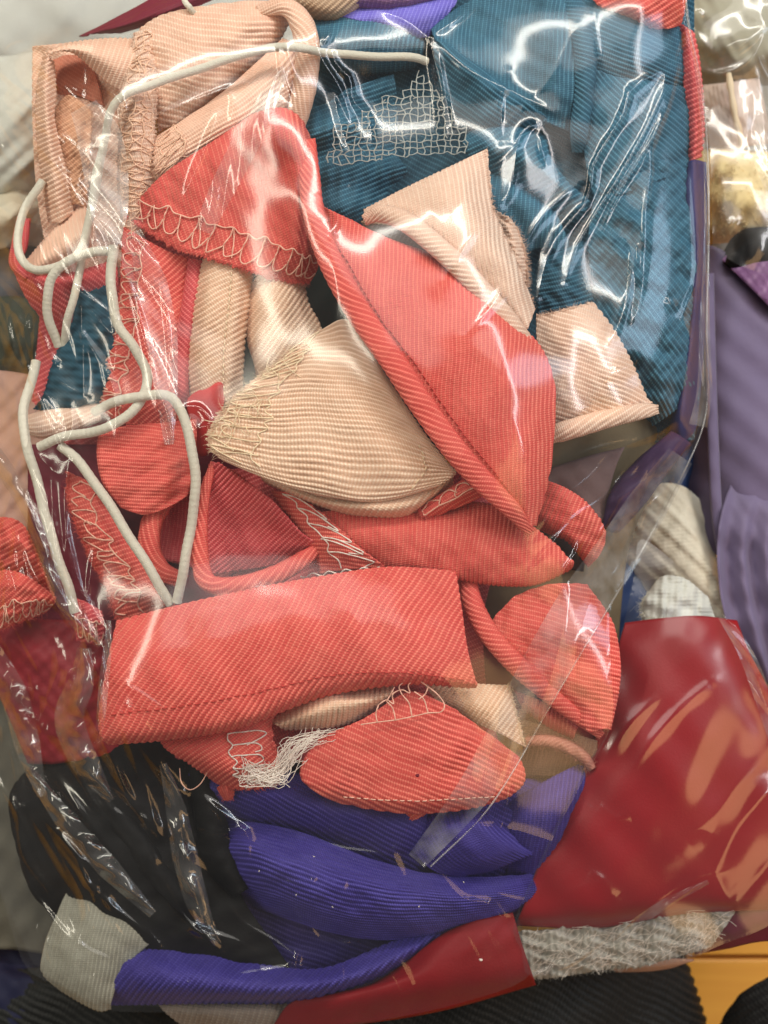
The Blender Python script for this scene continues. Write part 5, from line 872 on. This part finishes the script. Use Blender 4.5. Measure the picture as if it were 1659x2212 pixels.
# ------------------------------------------------------------------ clear plastic film
GX0, GY0, GS = -120, -120, 8
GW, GH = int(1900 / GS) + 1, int(2460 / GS) + 1
def envelope(floor=-14.0, pull=40, soft=320):
    h = np.full((GH, GW), -1e9)
    a = np.concatenate(HEIGHTS)
    ix = np.clip(((a[:, 0] - GX0) / GS).round().astype(int), 0, GW - 1); iy = np.clip(((a[:, 1] - GY0) / GS).round().astype(int), 0, GH - 1)
    np.maximum.at(h, (iy, ix), a[:, 2]); h = np.maximum(h, floor)
    def blur(x, n=1):
        for _ in range(n):
            y = np.pad(x, 1, mode='edge')
            x = (y[:-2, 1:-1] + y[2:, 1:-1] + y[1:-1, :-2] + y[1:-1, 2:] + 2 * y[1:-1, 1:-1]) / 6
        return x
    hm = np.maximum.reduce([np.roll(np.roll(h, i, 0), j, 1) for i in (-1, 0, 1) for j in (-1, 0, 1)])
    e = hm.copy()
    for _ in range(pull): e = np.maximum(hm, blur(e, 3))
    sft = blur(e, soft)
    e = blur(np.maximum(sft + 1.0, blur(e, 40) + 0.9), 50)
    return e + 1.6
ENV = envelope()
def env_at(x, y):
    fx = np.clip((np.asarray(x, float) - GX0) / GS, 0, GW - 1.001); fy = np.clip((np.asarray(y, float) - GY0) / GS, 0, GH - 1.001)
    i, j = fy.astype(int), fx.astype(int); a, b = fy - i, fx - j
    return ENV[i, j] * (1 - a) * (1 - b) + ENV[i + 1, j] * a * (1 - b) + ENV[i, j + 1] * (1 - a) * b + ENV[i + 1, j + 1] * a * b
def inpoly(poly, x, y):
    c = np.zeros(x.shape, bool); n = len(poly)
    for i in range(n):
        a, b = poly[i], poly[(i + 1) % n]
        c ^= ((a[1] > y) != (b[1] > y)) & (x < (b[0] - a[0]) * (y - a[1]) / (b[1] - a[1] + 1e-9) + a[0])
    return c
def seg_dist(x, y, pts):
    """distance to a polyline and the fraction along it"""
    d = np.full(x.shape, 1e9); f = np.zeros(x.shape); n = len(pts) - 1
    for i in range(n):
        a, b = pts[i], pts[i + 1]; v = b - a; L = v @ v + 1e-9
        t = np.clip(((x - a[0]) * v[0] + (y - a[1]) * v[1]) / L, 0, 1)
        dd = np.hypot(x - a[0] - v[0] * t, y - a[1] - v[1] * t)
        m = dd < d; d = np.where(m, dd, d); f = np.where(m, (i + t) / n, f)
    return d, f
def film_sheet(name, outline, mat, ridges, parent, gap=1.3, step=3.2, holes=(), extra=None, wob=1.0, seed=0):
    O = np.array(outline, float)
    x0, y0 = O.min(0) - step; x1, y1 = O.max(0) + step
    x0, y0 = max(x0, -110), max(y0, -110); x1, y1 = min(x1, 1770), min(y1, 2320)
    gx, gy = np.arange(x0, x1, step), np.arange(y0, y1, step)
    X, Y = np.meshgrid(gx, gy)
    ins = inpoly(O, X, Y)
    for hpoly in holes: ins &= ~inpoly(np.array(hpoly, float), X, Y)
    Z = env_at(X, Y) + gap
    r = np.random.default_rng(seed)
    for k in range(10):
        a = r.uniform(0, math.pi); wl = r.uniform(60, 260); Z += wob * 0.0022 * wl * np.sin((X * math.cos(a) + Y * math.sin(a)) * 2 * math.pi / wl + r.uniform(0, 6.3) + 1.2 * np.sin((X * math.sin(a) - Y * math.cos(a)) / wl * 2))
    for pts, hgt, w in ridges:
        q = smooth_path([(a, b, 0) for a, b in pts], 14)[:, :2]
        bx0, by0 = q.min(0) - 8 * w; bx1, by1 = q.max(0) + 8 * w
        js = slice(*np.searchsorted(gx, (bx0, bx1))); isl = slice(*np.searchsorted(gy, (by0, by1)))
        if js.start == js.stop or isl.start == isl.stop: continue
        d, f = seg_dist(X[isl, js], Y[isl, js], q)
        Z[isl, js] += hgt * np.sin(np.pi * np.clip(f, 0.03, 0.97)) ** 0.5 * (np.exp(-np.sqrt((d / w) ** 2 + 0.12) * 1.3))
    if extra is not None: Z = extra(X, Y, Z)
    cell = ins[:-1, :-1] & ins[1:, :-1] & ins[1:, 1:] & ins[:-1, 1:]
    idx = np.arange(X.size).reshape(X.shape)
    Q = np.stack([idx[1:, :-1], idx[1:, 1:], idx[:-1, 1:], idx[:-1, :-1]], -1)[cell]
    # pull the ragged rim of cells onto the true outline
    cnt = np.zeros(X.size, int); np.add.at(cnt, Q.ravel(), 1)
    xf, yf = X.ravel().copy(), Y.ravel().copy()
    rimv = np.nonzero((cnt > 0) & (cnt < 4))[0]
    for poly in [O] + [np.array(hp, float) for hp in holes]:
        n = len(poly); best = np.full(len(rimv), 1e9); bx = xf[rimv].copy(); by = yf[rimv].copy()
        for i in range(n):
            a, b = poly[i], poly[(i + 1) % n]; v = b - a; L = v @ v + 1e-9
            t = np.clip(((X.ravel()[rimv] - a[0]) * v[0] + (Y.ravel()[rimv] - a[1]) * v[1]) / L, 0, 1)
            px, py = a[0] + v[0] * t, a[1] + v[1] * t; dd = np.hypot(px - X.ravel()[rimv], py - Y.ravel()[rimv])
            m = dd < best; best = np.where(m, dd, best); bx = np.where(m, px, bx); by = np.where(m, py, by)
        m = best < step * 1.6; xf[rimv[m]] = bx[m]; yf[rimv[m]] = by[m]
    V = P(xf, yf, Z.ravel())
    used = np.unique(Q); remap = np.full(X.size, -1); remap[used] = np.arange(len(used))
    o = make_mesh(name, V[used], remap[Q], mat, None, parent)
    return o, lambda x, y: env_at(x, y) + gap
FILM = film('clear_film', bump=0.012, scale=45.0, milky=0.016, ior=1.55)
FILM_CRUMPLED = film('crumpled_film', bump=0.16, scale=90.0, milky=0.12, stretch=(1.0, 0.35, 1.0))
FILM_TAUT = film('taut_film', bump=0.03, scale=26.0, milky=0.010, ior=1.72, rough=0.16)
SEAM = film('seam_film', milky=0.22, bump=0.05, scale=120, ior=1.5, rough=0.08)

bag = bpy.data.objects.new('plastic_bag', None); SC.collection.objects.link(bag)
tag(bag, 'big clear plastic bag stuffed with coral, peach, teal and purple ribbed scraps', 'plastic bag')
OUT = smooth_path([(-110, -110, 0), (500, -110, 0), (1000, -110, 0), (1462, -110, 0), (1470, 0, 0), (1485, 60, 0), (1508, 160, 0), (1526, 330, 0), (1530, 520, 0), (1526, 700, 0), (1528, 830, 0), (1518, 920, 0), (1482, 1010, 0), (1430, 1110, 0), (1375, 1210, 0), (1322, 1300, 0), (1318, 1420, 0), (1322, 1560, 0), (1262, 1680, 0), (1200, 1800, 0), (1150, 1910, 0), (1120, 1980, 0), (1150, 2100, 0), (1000, 2165, 0), (760, 2215, 0), (600, 2225, 0), (440, 2190, 0), (236, 2182, 0), (150, 2135, 0), (60, 2095, 0), (10, 1960, 0), (-40, 1800, 0), (-110, 1700, 0)], 150)[:, :2]
RID = []
def rd(h, w, *pts): RID.append((pts, h * 1.1, w * 1.3))
# upper right: streaks over the teal
rd(1.6, 8, (690, 0), (684, 45), (681, 95)); rd(1.2, 6, (738, 36), (718, 65), (698, 96))
rd(1.6, 8, (686, 106), (700, 138), (722, 170), (740, 205), (760, 262)); rd(1.4, 6, (717, 116), (728, 142), (748, 162), (757, 172), (762, 215), (790, 250), (802, 285), (798, 330), (790, 362))
rd(1.2, 6, (718, 195), (728, 240), (742, 290), (752, 318)); rd(1.0, 12, (765, 300), (778, 340), (772, 390), (752, 420)); rd(1.1, 6, (766, 350), (764, 378), (748, 405)); rd(1.4, 7, (772, 392), (756, 430), (735, 465), (714, 512))
rd(2.2, 10, (930, 82), (936, 120), (948, 175), (958, 235), (967, 300), (968, 345)); rd(1.3, 6, (942, 90), (952, 150), (964, 215), (975, 280))
rd(2.0, 9, (1040, -10), (985, 40), (935, 74)); rd(1.5, 9, (930, 78), (1010, 150), (1100, 195), (1190, 240)); rd(1.2, 8, (925, 80), (880, 45), (820, 20))
rd(1.8, 8, (1115, 320), (1120, 300), (1135, 278), (1160, 265)); rd(1.5, 6, (1164, 285), (1168, 315), (1178, 350)); rd(1.3, 8, (1115, 320), (1108, 380), (1090, 440))
rd(2.0, 8, (1428, 152), (1395, 170), (1362, 188), (1348, 240), (1318, 295), (1288, 342), (1276, 380), (1272, 430), (1230, 480), (1195, 525), (1178, 570), (1165, 640)); rd(1.0, 6, (1360, 185), (1356, 220), (1330, 280))
rd(1.8, 7, (1460, 145), (1432, 200), (1400, 270), (1350, 360), (1310, 425), (1270, 490), (1240, 545), (1222, 610)); rd(1.2, 5, (1462, 150), (1438, 240), (1390, 330), (1330, 430), (1300, 500))
rd(2.0, 9, (1448, 170), (1425, 260), (1404, 330), (1404, 380), (1394, 450), (1392, 560), (1384, 640), (1368, 700)); rd(1.4, 7, (1350, 515), (1363, 540), (1360, 620), (1338, 700), (1316, 745)); rd(1.4, 7, (1380, 520), (1378, 600))
rd(1.6, 7, (1494, 350), (1500, 450), (1505, 570), (1495, 640), (1470, 672), (1490, 730), (1478, 820), (1468, 905)); rd(1.6, 7, (1468, 905), (1492, 945)); rd(1.4, 7, (1468, 905), (1420, 935), (1340, 965))
rd(1.5, 9, (1440, 640), (1452, 652), (1462, 662)); rd(1.5, 14, (1430, 1060), (1418, 1100), (1405, 1150))
rd(1.2, 6, (1310, 820), (1340, 800), (1368, 786), (1372, 770))
# over the peach scraps
rd(1.2, 6, (603, 85), (606, 130), (612, 170), (630, 222)); rd(0.9, 5, (610, 95), (622, 145), (640, 205))
rd(1.3, 6, (470, 250), (440, 330), (400, 420)); rd(1.0, 8, (520, 180), (440, 210), (340, 250)); rd(0.8, 5, (490, 195), (505, 220), (500, 255))
# radiating creases at the outer left
for a, b in [((0, 232), (120, 292)), ((20, 205), (165, 318)), ((70, 128), (190, 245)), ((75, 140), (140, 205)), ((165, 118), (275, 240)), ((232, 190), (272, 240)), ((180, 228), (220, 275)), ((85, 275), (140, 312)), ((-10, 150), (90, 235)), ((100, 262), (60, 250)), ((112, 330), (122, 360)), ((120, 360), (150, 430))]:
    rd(1.3, 4.5, a, ((a[0] + b[0]) / 2 + 3, (a[1] + b[1]) / 2 - 3), b)
rd(1.2, 6, (10, 115), (25, 100), (60, 90)); rd(1.6, 10, (-20, 300), (40, 295), (90, 292)); rd(1.6, 12, (-20, 205), (40, 215), (85, 215))
# left column beside the cords
rd(2.6, 13, (-10, 975), (30, 1040), (60, 1090), (95, 1180), (120, 1270), (165, 1340), (215, 1392)); rd(1.6, 6, (10, 1000), (45, 1070), (78, 1140)); rd(1.4, 6, (66, 1140), (92, 1195), (105, 1230)); rd(1.3, 5, (110, 1235), (140, 1300), (175, 1365)); rd(1.4, 6, (150, 1290), (185, 1345), (215, 1390), (190, 1395)); rd(1.3, 5, (95, 1180), (105, 1200), (92, 1215), (110, 1235))
rd(1.2, 6, (20, 940), (60, 975), (70, 1010)); rd(1.2, 6, (62, 960), (88, 990), (110, 1010)); rd(1.0, 6, (120, 930), (135, 925))
for a, b in [((30, 660), (55, 720)), ((85, 700), (105, 760)), ((0, 700), (40, 790)), ((60, 680), (50, 730)), ((20, 600), (45, 570)), ((0, 780), (80, 790)), ((100, 755), (125, 790)), ((70, 600), (90, 640))]: rd(1.5, 6, a, b)
rd(1.6, 10, (260, 560), (300, 680), (330, 800), (345, 900)); rd(1.2, 7, (345, 590), (365, 720), (372, 860)); rd(1.0, 6, (240, 610), (252, 700), (248, 800))
rd(1.3, 8, (150, 1000), (140, 1080), (148, 1180), (175, 1280)); rd(1.2, 6, (390, 880), (430, 880), (455, 910), (430, 925), (415, 905))
rd(2.0, 9, (180, 1400), (182, 1470), (165, 1560), (182, 1640)); rd(1.8, 9, (110, 1360), (125, 1440), (95, 1540), (80, 1640)); rd(1.5, 7, (215, 1400), (160, 1440), (110, 1520)); rd(1.6, 7, (20, 1390), (45, 1500), (70, 1620), (85, 1690)); rd(1.5, 7, (0, 1560), (30, 1640), (45, 1740)); rd(1.3, 7, (30, 1480), (10, 1560), (5, 1640))
# lower left: long creases over the black cloth
rd(2.6, 11, (80, 1690), (130, 1760), (210, 1850), (290, 1930), (345, 1990)); rd(2.4, 12, (100, 1650), (180, 1760), (250, 1850), (290, 1905)); rd(1.8, 9, (60, 1750), (110, 1830), (160, 1920)); rd(1.6, 8, (150, 1640), (210, 1740), (300, 1850))
rd(2.0, 9, (215, 1570), (240, 1620), (260, 1680), (280, 1735)); rd(2.2, 9, (350, 1660), (372, 1700), (385, 1770), (400, 1850), (420, 1930), (445, 2010)); rd(1.8, 8, (392, 1770), (480, 1800), (525, 1790), (535, 1850), (515, 1920)); rd(1.6, 8, (345, 1990), (420, 2010), (500, 2030), (560, 2060)); rd(1.4, 8, (300, 1760), (330, 1780)); rd(1.4, 8, (320, 1850), (340, 1880)); rd(1.4, 7, (210, 1880), (205, 1950), (190, 2000)); rd(2.0, 14, (225, 1910), (245, 1990), (255, 2040))
rd(2.0, 9, (20, 1700), (40, 1770), (55, 1850), (120, 1940)); rd(1.5, 7, (180, 2130), (205, 2110), (218, 2140), (195, 2160)); rd(1.6, 7, (100, 2020), (110, 2070), (135, 2095)); rd(1.3, 8, (75, 1990), (85, 2050))
# over the purple and red at the bottom
rd(1.6, 7, (480, 1930), (520, 1990), (600, 2040), (640, 2080), (610, 2125)); rd(1.5, 6, (632, 1958), (650, 2010), (640, 2070), (625, 2110)); rd(1.4, 6, (655, 1970), (690, 2030), (760, 2040)); rd(1.3, 6, (760, 2025), (720, 2080), (700, 2140)); rd(1.5, 8, (850, 2060), (880, 2110), (910, 2185)); rd(1.3, 7, (840, 2100), (870, 2160), (885, 2190)); rd(1.1, 7, (735, 2060), (738, 2140), (730, 2200))
rd(1.3, 7, (670, 1810), (740, 1835), (830, 1850), (860, 1890)); rd(1.2, 7, (870, 1890), (850, 1840), (880, 1810)); rd(1.2, 6, (610, 1905), (660, 1910)); rd(1.2, 6, (680, 1890), (665, 1940)); rd(1.1, 6, (745, 1900), (735, 1960)); rd(1.2, 6, (940, 1880), (1000, 1940), (1060, 1955), (1100, 2010)); rd(1.2, 7, (1100, 1700), (1090, 1760), (1070, 1820)); rd(1.1, 6, (500, 2110), (620, 2090), (700, 2080)); rd(1.0, 6, (280, 2150), (400, 2125), (520, 2120))
# over the coral and cream in the middle, where the film lies smooth: a few long soft creases
rd(0.55, 20, (470, 1300), (478, 1400), (470, 1490), (500, 1600)); rd(0.50, 16, (752, 1270), (768, 1345), (800, 1400), (834, 1460)); rd(0.50, 16, (860, 1395), (940, 1450), (1000, 1510), (1040, 1590))
rd(0.44, 18, (1090, 870), (1135, 970), (1160, 1080)); rd(0.50, 14, (862, 372), (925, 440), (965, 520)); rd(0.44, 16, (712, 470), (722, 560), (728, 640), (712, 720)); rd(0.50, 14, (1320, 800), (1360, 788), (1372, 760))
rd(0.50, 13, (905, 1120), (1000, 1180), (1100, 1200)); rd(0.44, 16, (1170, 1290), (1220, 1380), (1215, 1470)); rd(0.50, 12, (655, 240), (680, 320), (690, 420))
rc = np.random.default_rng(77)
def creases(n, box, ang, spread, lmin, lmax, h, w):
    for _ in range(n):
        x, y = rc.uniform(box[0], box[2]), rc.uniform(box[1], box[3]); a = R(ang + rc.normal(0, spread)); L = rc.uniform(lmin, lmax); b = rc.normal(0, 0.06) * L
        dx, dy = math.cos(a), math.sin(a)
        RID.append((((x - dx * L / 2, y - dy * L / 2), (x - dy * b, y + dx * b), (x + dx * L / 2, y + dy * L / 2)), h * rc.uniform(0.5, 1.2), w * rc.uniform(0.7, 1.4)))
creases(36, (-20, 120, 240, 560), 48, 24, 70, 240, 0.9, 6)
creases(50, (-20, 560, 230, 1420), 72, 16, 90, 320, 1.1, 7)
creases(9, (20, 1380, 215, 1650), 66, 30, 90, 220, 2.0, 11)
creases(16, (60, 1640, 520, 2060), 54, 12, 150, 360, 2.4, 14)
creases(16, (0, 1400, 480, 2080), 56, 12, 140, 340, 1.1, 8)
creases(12, (420, 1760, 1150, 2160), 30, 45, 90, 220, 0.7, 6)
creases(8, (700, 10, 1480, 640), 112, 18, 140, 300, 0.8, 8)
creases(24, (1180, 940, 1480, 1300), -52, 16, 60, 200, 0.7, 5)
front, zf = film_sheet('front_film', OUT, FILM, RID, bag, gap=1.6, step=3.0, wob=0.12, seed=3)
# heat-sealed side seam, the outer welt and the loose flap folded over the coral
def ribbon(name, path, w, mat, parent, lift=1.8, n=70, flat=0.0, seed=0, bulge=0.0, m=9):
    q = smooth_path([(a, b, 0) for a, b in path], n)[:, :2]; t = np.gradient(q, axis=0); t /= np.linalg.norm(t, axis=1, keepdims=True); nr = np.stack([-t[:, 1], t[:, 0]], 1)
    ws = np.interp(np.linspace(0, 1, n), np.linspace(0, 1, len(w)), w); s = np.linspace(-0.5, 0.5, m)
    X = q[:, 0:1] + nr[:, 0:1] * ws[:, None] * s; Y = q[:, 1:2] + nr[:, 1:2] * ws[:, None] * s
    Zs = env_at(X, Y); Zs = Zs * (1 - flat) + Zs.mean(1, keepdims=True) * flat
    Zs = Zs + lift + 0.5 * np.sin(np.linspace(0, 9, n)[:, None] + s * 5 + seed) + 0.3 * np.sin(np.linspace(0, 31, n)[:, None] + s * 9)
    if bulge: Zs = Zs + bulge * np.cos(np.pi * s)[None, :] * (ws / ws.max())[:, None] * (1 + 0.35 * np.sin(np.linspace(0, 40, n))[:, None])
    V = P(X, Y, Zs).reshape(-1, 3); i = np.arange(n * m).reshape(n, m)
    return make_mesh(name, V, np.stack([i[:-1, :-1], i[1:, :-1], i[1:, 1:], i[:-1, 1:]], -1).reshape(-1, 4), mat, None, parent)
ribbon('side_seam', [(1474, -60), (1484, 60), (1508, 170), (1524, 330), (1527, 520), (1522, 700), (1522, 840), (1508, 920)], [10, 10, 10, 10, 12, 18, 28, 40], SEAM, bag, 1.6)
ribbon('film_flap', [(1470, 985), (1400, 1090), (1330, 1200), (1255, 1310), (1190, 1420), (1130, 1530), (1070, 1640), (1000, 1740), (900, 1860)], [60, 90, 100, 108, 106, 100, 88, 66, 44], SEAM, bag, 2.2, seed=3)
ribbon('film_fold', [(640, 110), (560, 250), (520, 330), (470, 430), (440, 500)], [8, 40, 60, 56, 40], film('fold_film', milky=0.16, bump=0.06, ior=1.6), bag, 2.0, seed=5)
ribbon('film_fold', [(290, 500), (330, 620), (350, 740), (360, 860), (365, 960)], [30, 66, 70, 50, 20], film('fold_film_side', milky=0.22, bump=0.06, ior=1.6), bag, 2.0, seed=7)
ribbon('film_fold', [(235, 1340), (232, 1400), (224, 1480), (217, 1560), (214, 1600)], [10, 18, 22, 20, 12], SEAM, bag, 3.0, seed=8)
ribbon('film_fold', [(180, 230), (215, 300), (232, 400), (236, 480), (230, 540)], [60, 100, 96, 80, 40], film('fold_film_milky', milky=0.4, bump=0.08, ior=1.6), bag, 2.4, seed=9)
GLOSS = film('glossy_fold', milky=0.10, bump=0.05, ior=1.75, rough=0.13)
ribbon('film_fold', [(-20, 960), (30, 1045), (62, 1100), (100, 1200), (128, 1280), (170, 1345), (218, 1394)], [26, 40, 34, 30, 34, 38, 20], GLOSS, bag, 2.6, seed=31, bulge=2.6, m=17)
ribbon('film_fold', [(182, 1400), (176, 1470), (150, 1550), (180, 1640), (240, 1730)], [30, 60, 66, 60, 16], GLOSS, bag, 2.2, seed=32, bulge=3.0, m=17)
ribbon('film_fold', [(60, 1660), (140, 1770), (230, 1870), (330, 1975)], [20, 46, 50, 20], GLOSS, bag, 2.0, seed=33, bulge=2.6, m=15)
ribbon('film_fold', [(352, 1650), (378, 1740), (400, 1850), (430, 1960), (470, 2040)], [16, 44, 56, 50, 16], GLOSS, bag, 2.0, seed=34, bulge=2.4, m=15)
ribbon('film_fold', [(-20, 1400), (30, 1500), (62, 1620), (90, 1720)], [40, 60, 56, 20], GLOSS, bag, 2.2, seed=35, bulge=2.6, m=15)
# the welded rim of the bag, a thin doubled line of plastic
WELD = film('weld_film', milky=0.3, bump=0.05, ior=1.6, rough=0.2)
def weld(path, rad=0.00022, lift=2.6):
    q = smooth_path([(a, b, 0) for a, b in path], 90)
    return threads('welded_rim', [P(q[:, 0], q[:, 1], env_at(q[:, 0], q[:, 1]) + lift)], rad, WELD, bag, 6, 0.1)
weld([(1476, -60), (1490, 60), (1513, 170), (1529, 330), (1531, 520), (1527, 700), (1530, 830), (1519, 920), (1482, 1010), (1430, 1110), (1375, 1210), (1322, 1300), (1250, 1420), (1180, 1540), (1112, 1660), (1040, 1765), (930, 1872)])
# the back of the bag
bx = [(-100, 0), (1450, 0), (1500, 500), (1500, 880), (1300, 1250), (1280, 1600), (1110, 1970), (1120, 2090), (760, 2190), (240, 2170), (70, 2080), (-100, 1700)]
O = np.array(bx, float); c = O.mean(0); V = np.concatenate([P(O[:, 0], O[:, 1], np.full(len(O), -19.0)), P(*np.array([c[0], c[1], -21.0]))[None]])
make_mesh('back_film', V, np.array([(len(O), (i + 1) % len(O), i) for i in range(len(O))]), FILM, None, bag)

# taut film over the crimson package
pack = bpy.data.objects.new('plastic_bag', None); SC.collection.objects.link(pack)
tag(pack, 'second clear plastic bag stretched tight and shiny over the crimson package', 'plastic bag')
RID = []
_rd = rd
def rd(h, w, *pts): RID.append((pts, h * 0.62, w * 1.7))
rd(3.0, 13, (1300, 1660), (1350, 1580), (1395, 1530), (1430, 1500)); rd(3.0, 12, (1345, 1700), (1400, 1610), (1470, 1530), (1540, 1470)); rd(2.2, 12, (1290, 1740), (1330, 1770), (1365, 1760)); rd(2.6, 16, (1230, 1860), (1250, 1800), (1290, 1740)); rd(2.4, 14, (1190, 1910), (1230, 1930), (1285, 1910), (1300, 1925), (1340, 1960)); rd(2.2, 12, (1270, 1880), (1300, 1900), (1330, 1940)); rd(2.6, 12, (1345, 2005), (1430, 1940), (1500, 1900), (1545, 1885)); rd(3.0, 14, (1545, 1885), (1590, 1800), (1650, 1720), (1720, 1660)); rd(2.4, 12, (1548, 1888), (1565, 1930), (1590, 1945)); rd(2.0, 18, (1450, 1840), (1520, 1780), (1590, 1700), (1680, 1600)); rd(2.0, 10, (1590, 1340), (1620, 1430), (1660, 1540), (1700, 1650)); rd(1.6, 12, (1480, 1810), (1510, 1790), (1540, 1800)); rd(1.6, 10, (1600, 1940), (1650, 1880), (1720, 1800))
rd = _rd
POUT = smooth_path([(1350, 1340, 0), (1372, 1230, 0), (1382, 1165, 0), (1440, 1200, 0), (1520, 1280, 0), (1590, 1370, 0), (1640, 1480, 0), (1690, 1620, 0), (1740, 1760, 0), (1740, 1930, 0), (1660, 2000, 0), (1560, 2040, 0), (1480, 2075, 0), (1380, 2090, 0), (1290, 2080, 0), (1150, 2112, 0), (1126, 2050, 0), (1110, 1995, 0), (1180, 1830, 0), (1250, 1680, 0), (1322, 1560, 0), (1320, 1440, 0), (1350, 1340, 0)], 110)[:-1, :2]
film_sheet('front_film', POUT, FILM_TAUT, RID, pack, gap=2.0, step=3.2, wob=0.35, seed=11, extra=lambda X, Y, Z: Z - env_at(X, Y) - 2.0 + 14.5 - 8.5 * np.clip((X - 1470) / 330, -1.1, 1.1) ** 2 - 5.0 * ((Y - 1640) / 420) ** 2)
ribbon('side_seam', [(1560, 1330), (1610, 1410), (1650, 1510), (1700, 1650), (1735, 1760)], [20, 34, 40, 44, 40], SEAM, pack, 1.6, seed=4)
ribbon('film_fold', [(1150, 2105), (1250, 2070), (1345, 2015), (1440, 1950), (1530, 1905)], [14, 24, 26, 22, 10], SEAM, pack, 2.4, seed=6)
# loose film over the heap on the outer right
side = bpy.data.objects.new('plastic_bag', None); SC.collection.objects.link(side)
tag(side, 'slack clear bag over the pink, yellow and khaki scraps outside', 'plastic bag')
_h = HEIGHTS; HEIGHTS = [np.array([(x, y, z) for x in range(1440, 1770, 10) for y in range(-100, 640, 10) for z in [-15 + 3 * math.sin(x / 60) + 3 * math.cos(y / 70)]], float)]
ENV = envelope(-24, 6, 20)
RID = []
rd(2.2, 10, (1520, 130), (1570, 100), (1625, 75)); rd(2.0, 8, (1560, 95), (1590, 105), (1650, 60)); rd(1.8, 10, (1500, 150), (1560, 160), (1620, 130), (1660, 60)); rd(2.0, 12, (1640, 160), (1650, 260), (1655, 340)); rd(1.5, 10, (1490, 60), (1540, 120)); rd(1.4, 8, (1510, 40), (1512, 20)); rd(1.8, 8, (1590, 470), (1560, 500), (1530, 510)); rd(1.6, 9, (1620, 200), (1610, 280), (1618, 330))
film_sheet('front_film', [(1478, -100), (1740, -100), (1740, 620), (1600, 575), (1540, 540), (1534, 330), (1512, 150), (1490, 50)], FILM_CRUMPLED, RID, side, gap=1.0, step=4.0, seed=12, wob=0.8)
ribbon('film_fold', [(1640, 120), (1655, 220), (1650, 330), (1665, 430)], [20, 44, 40, 20], SEAM, side, 1.8, seed=14)
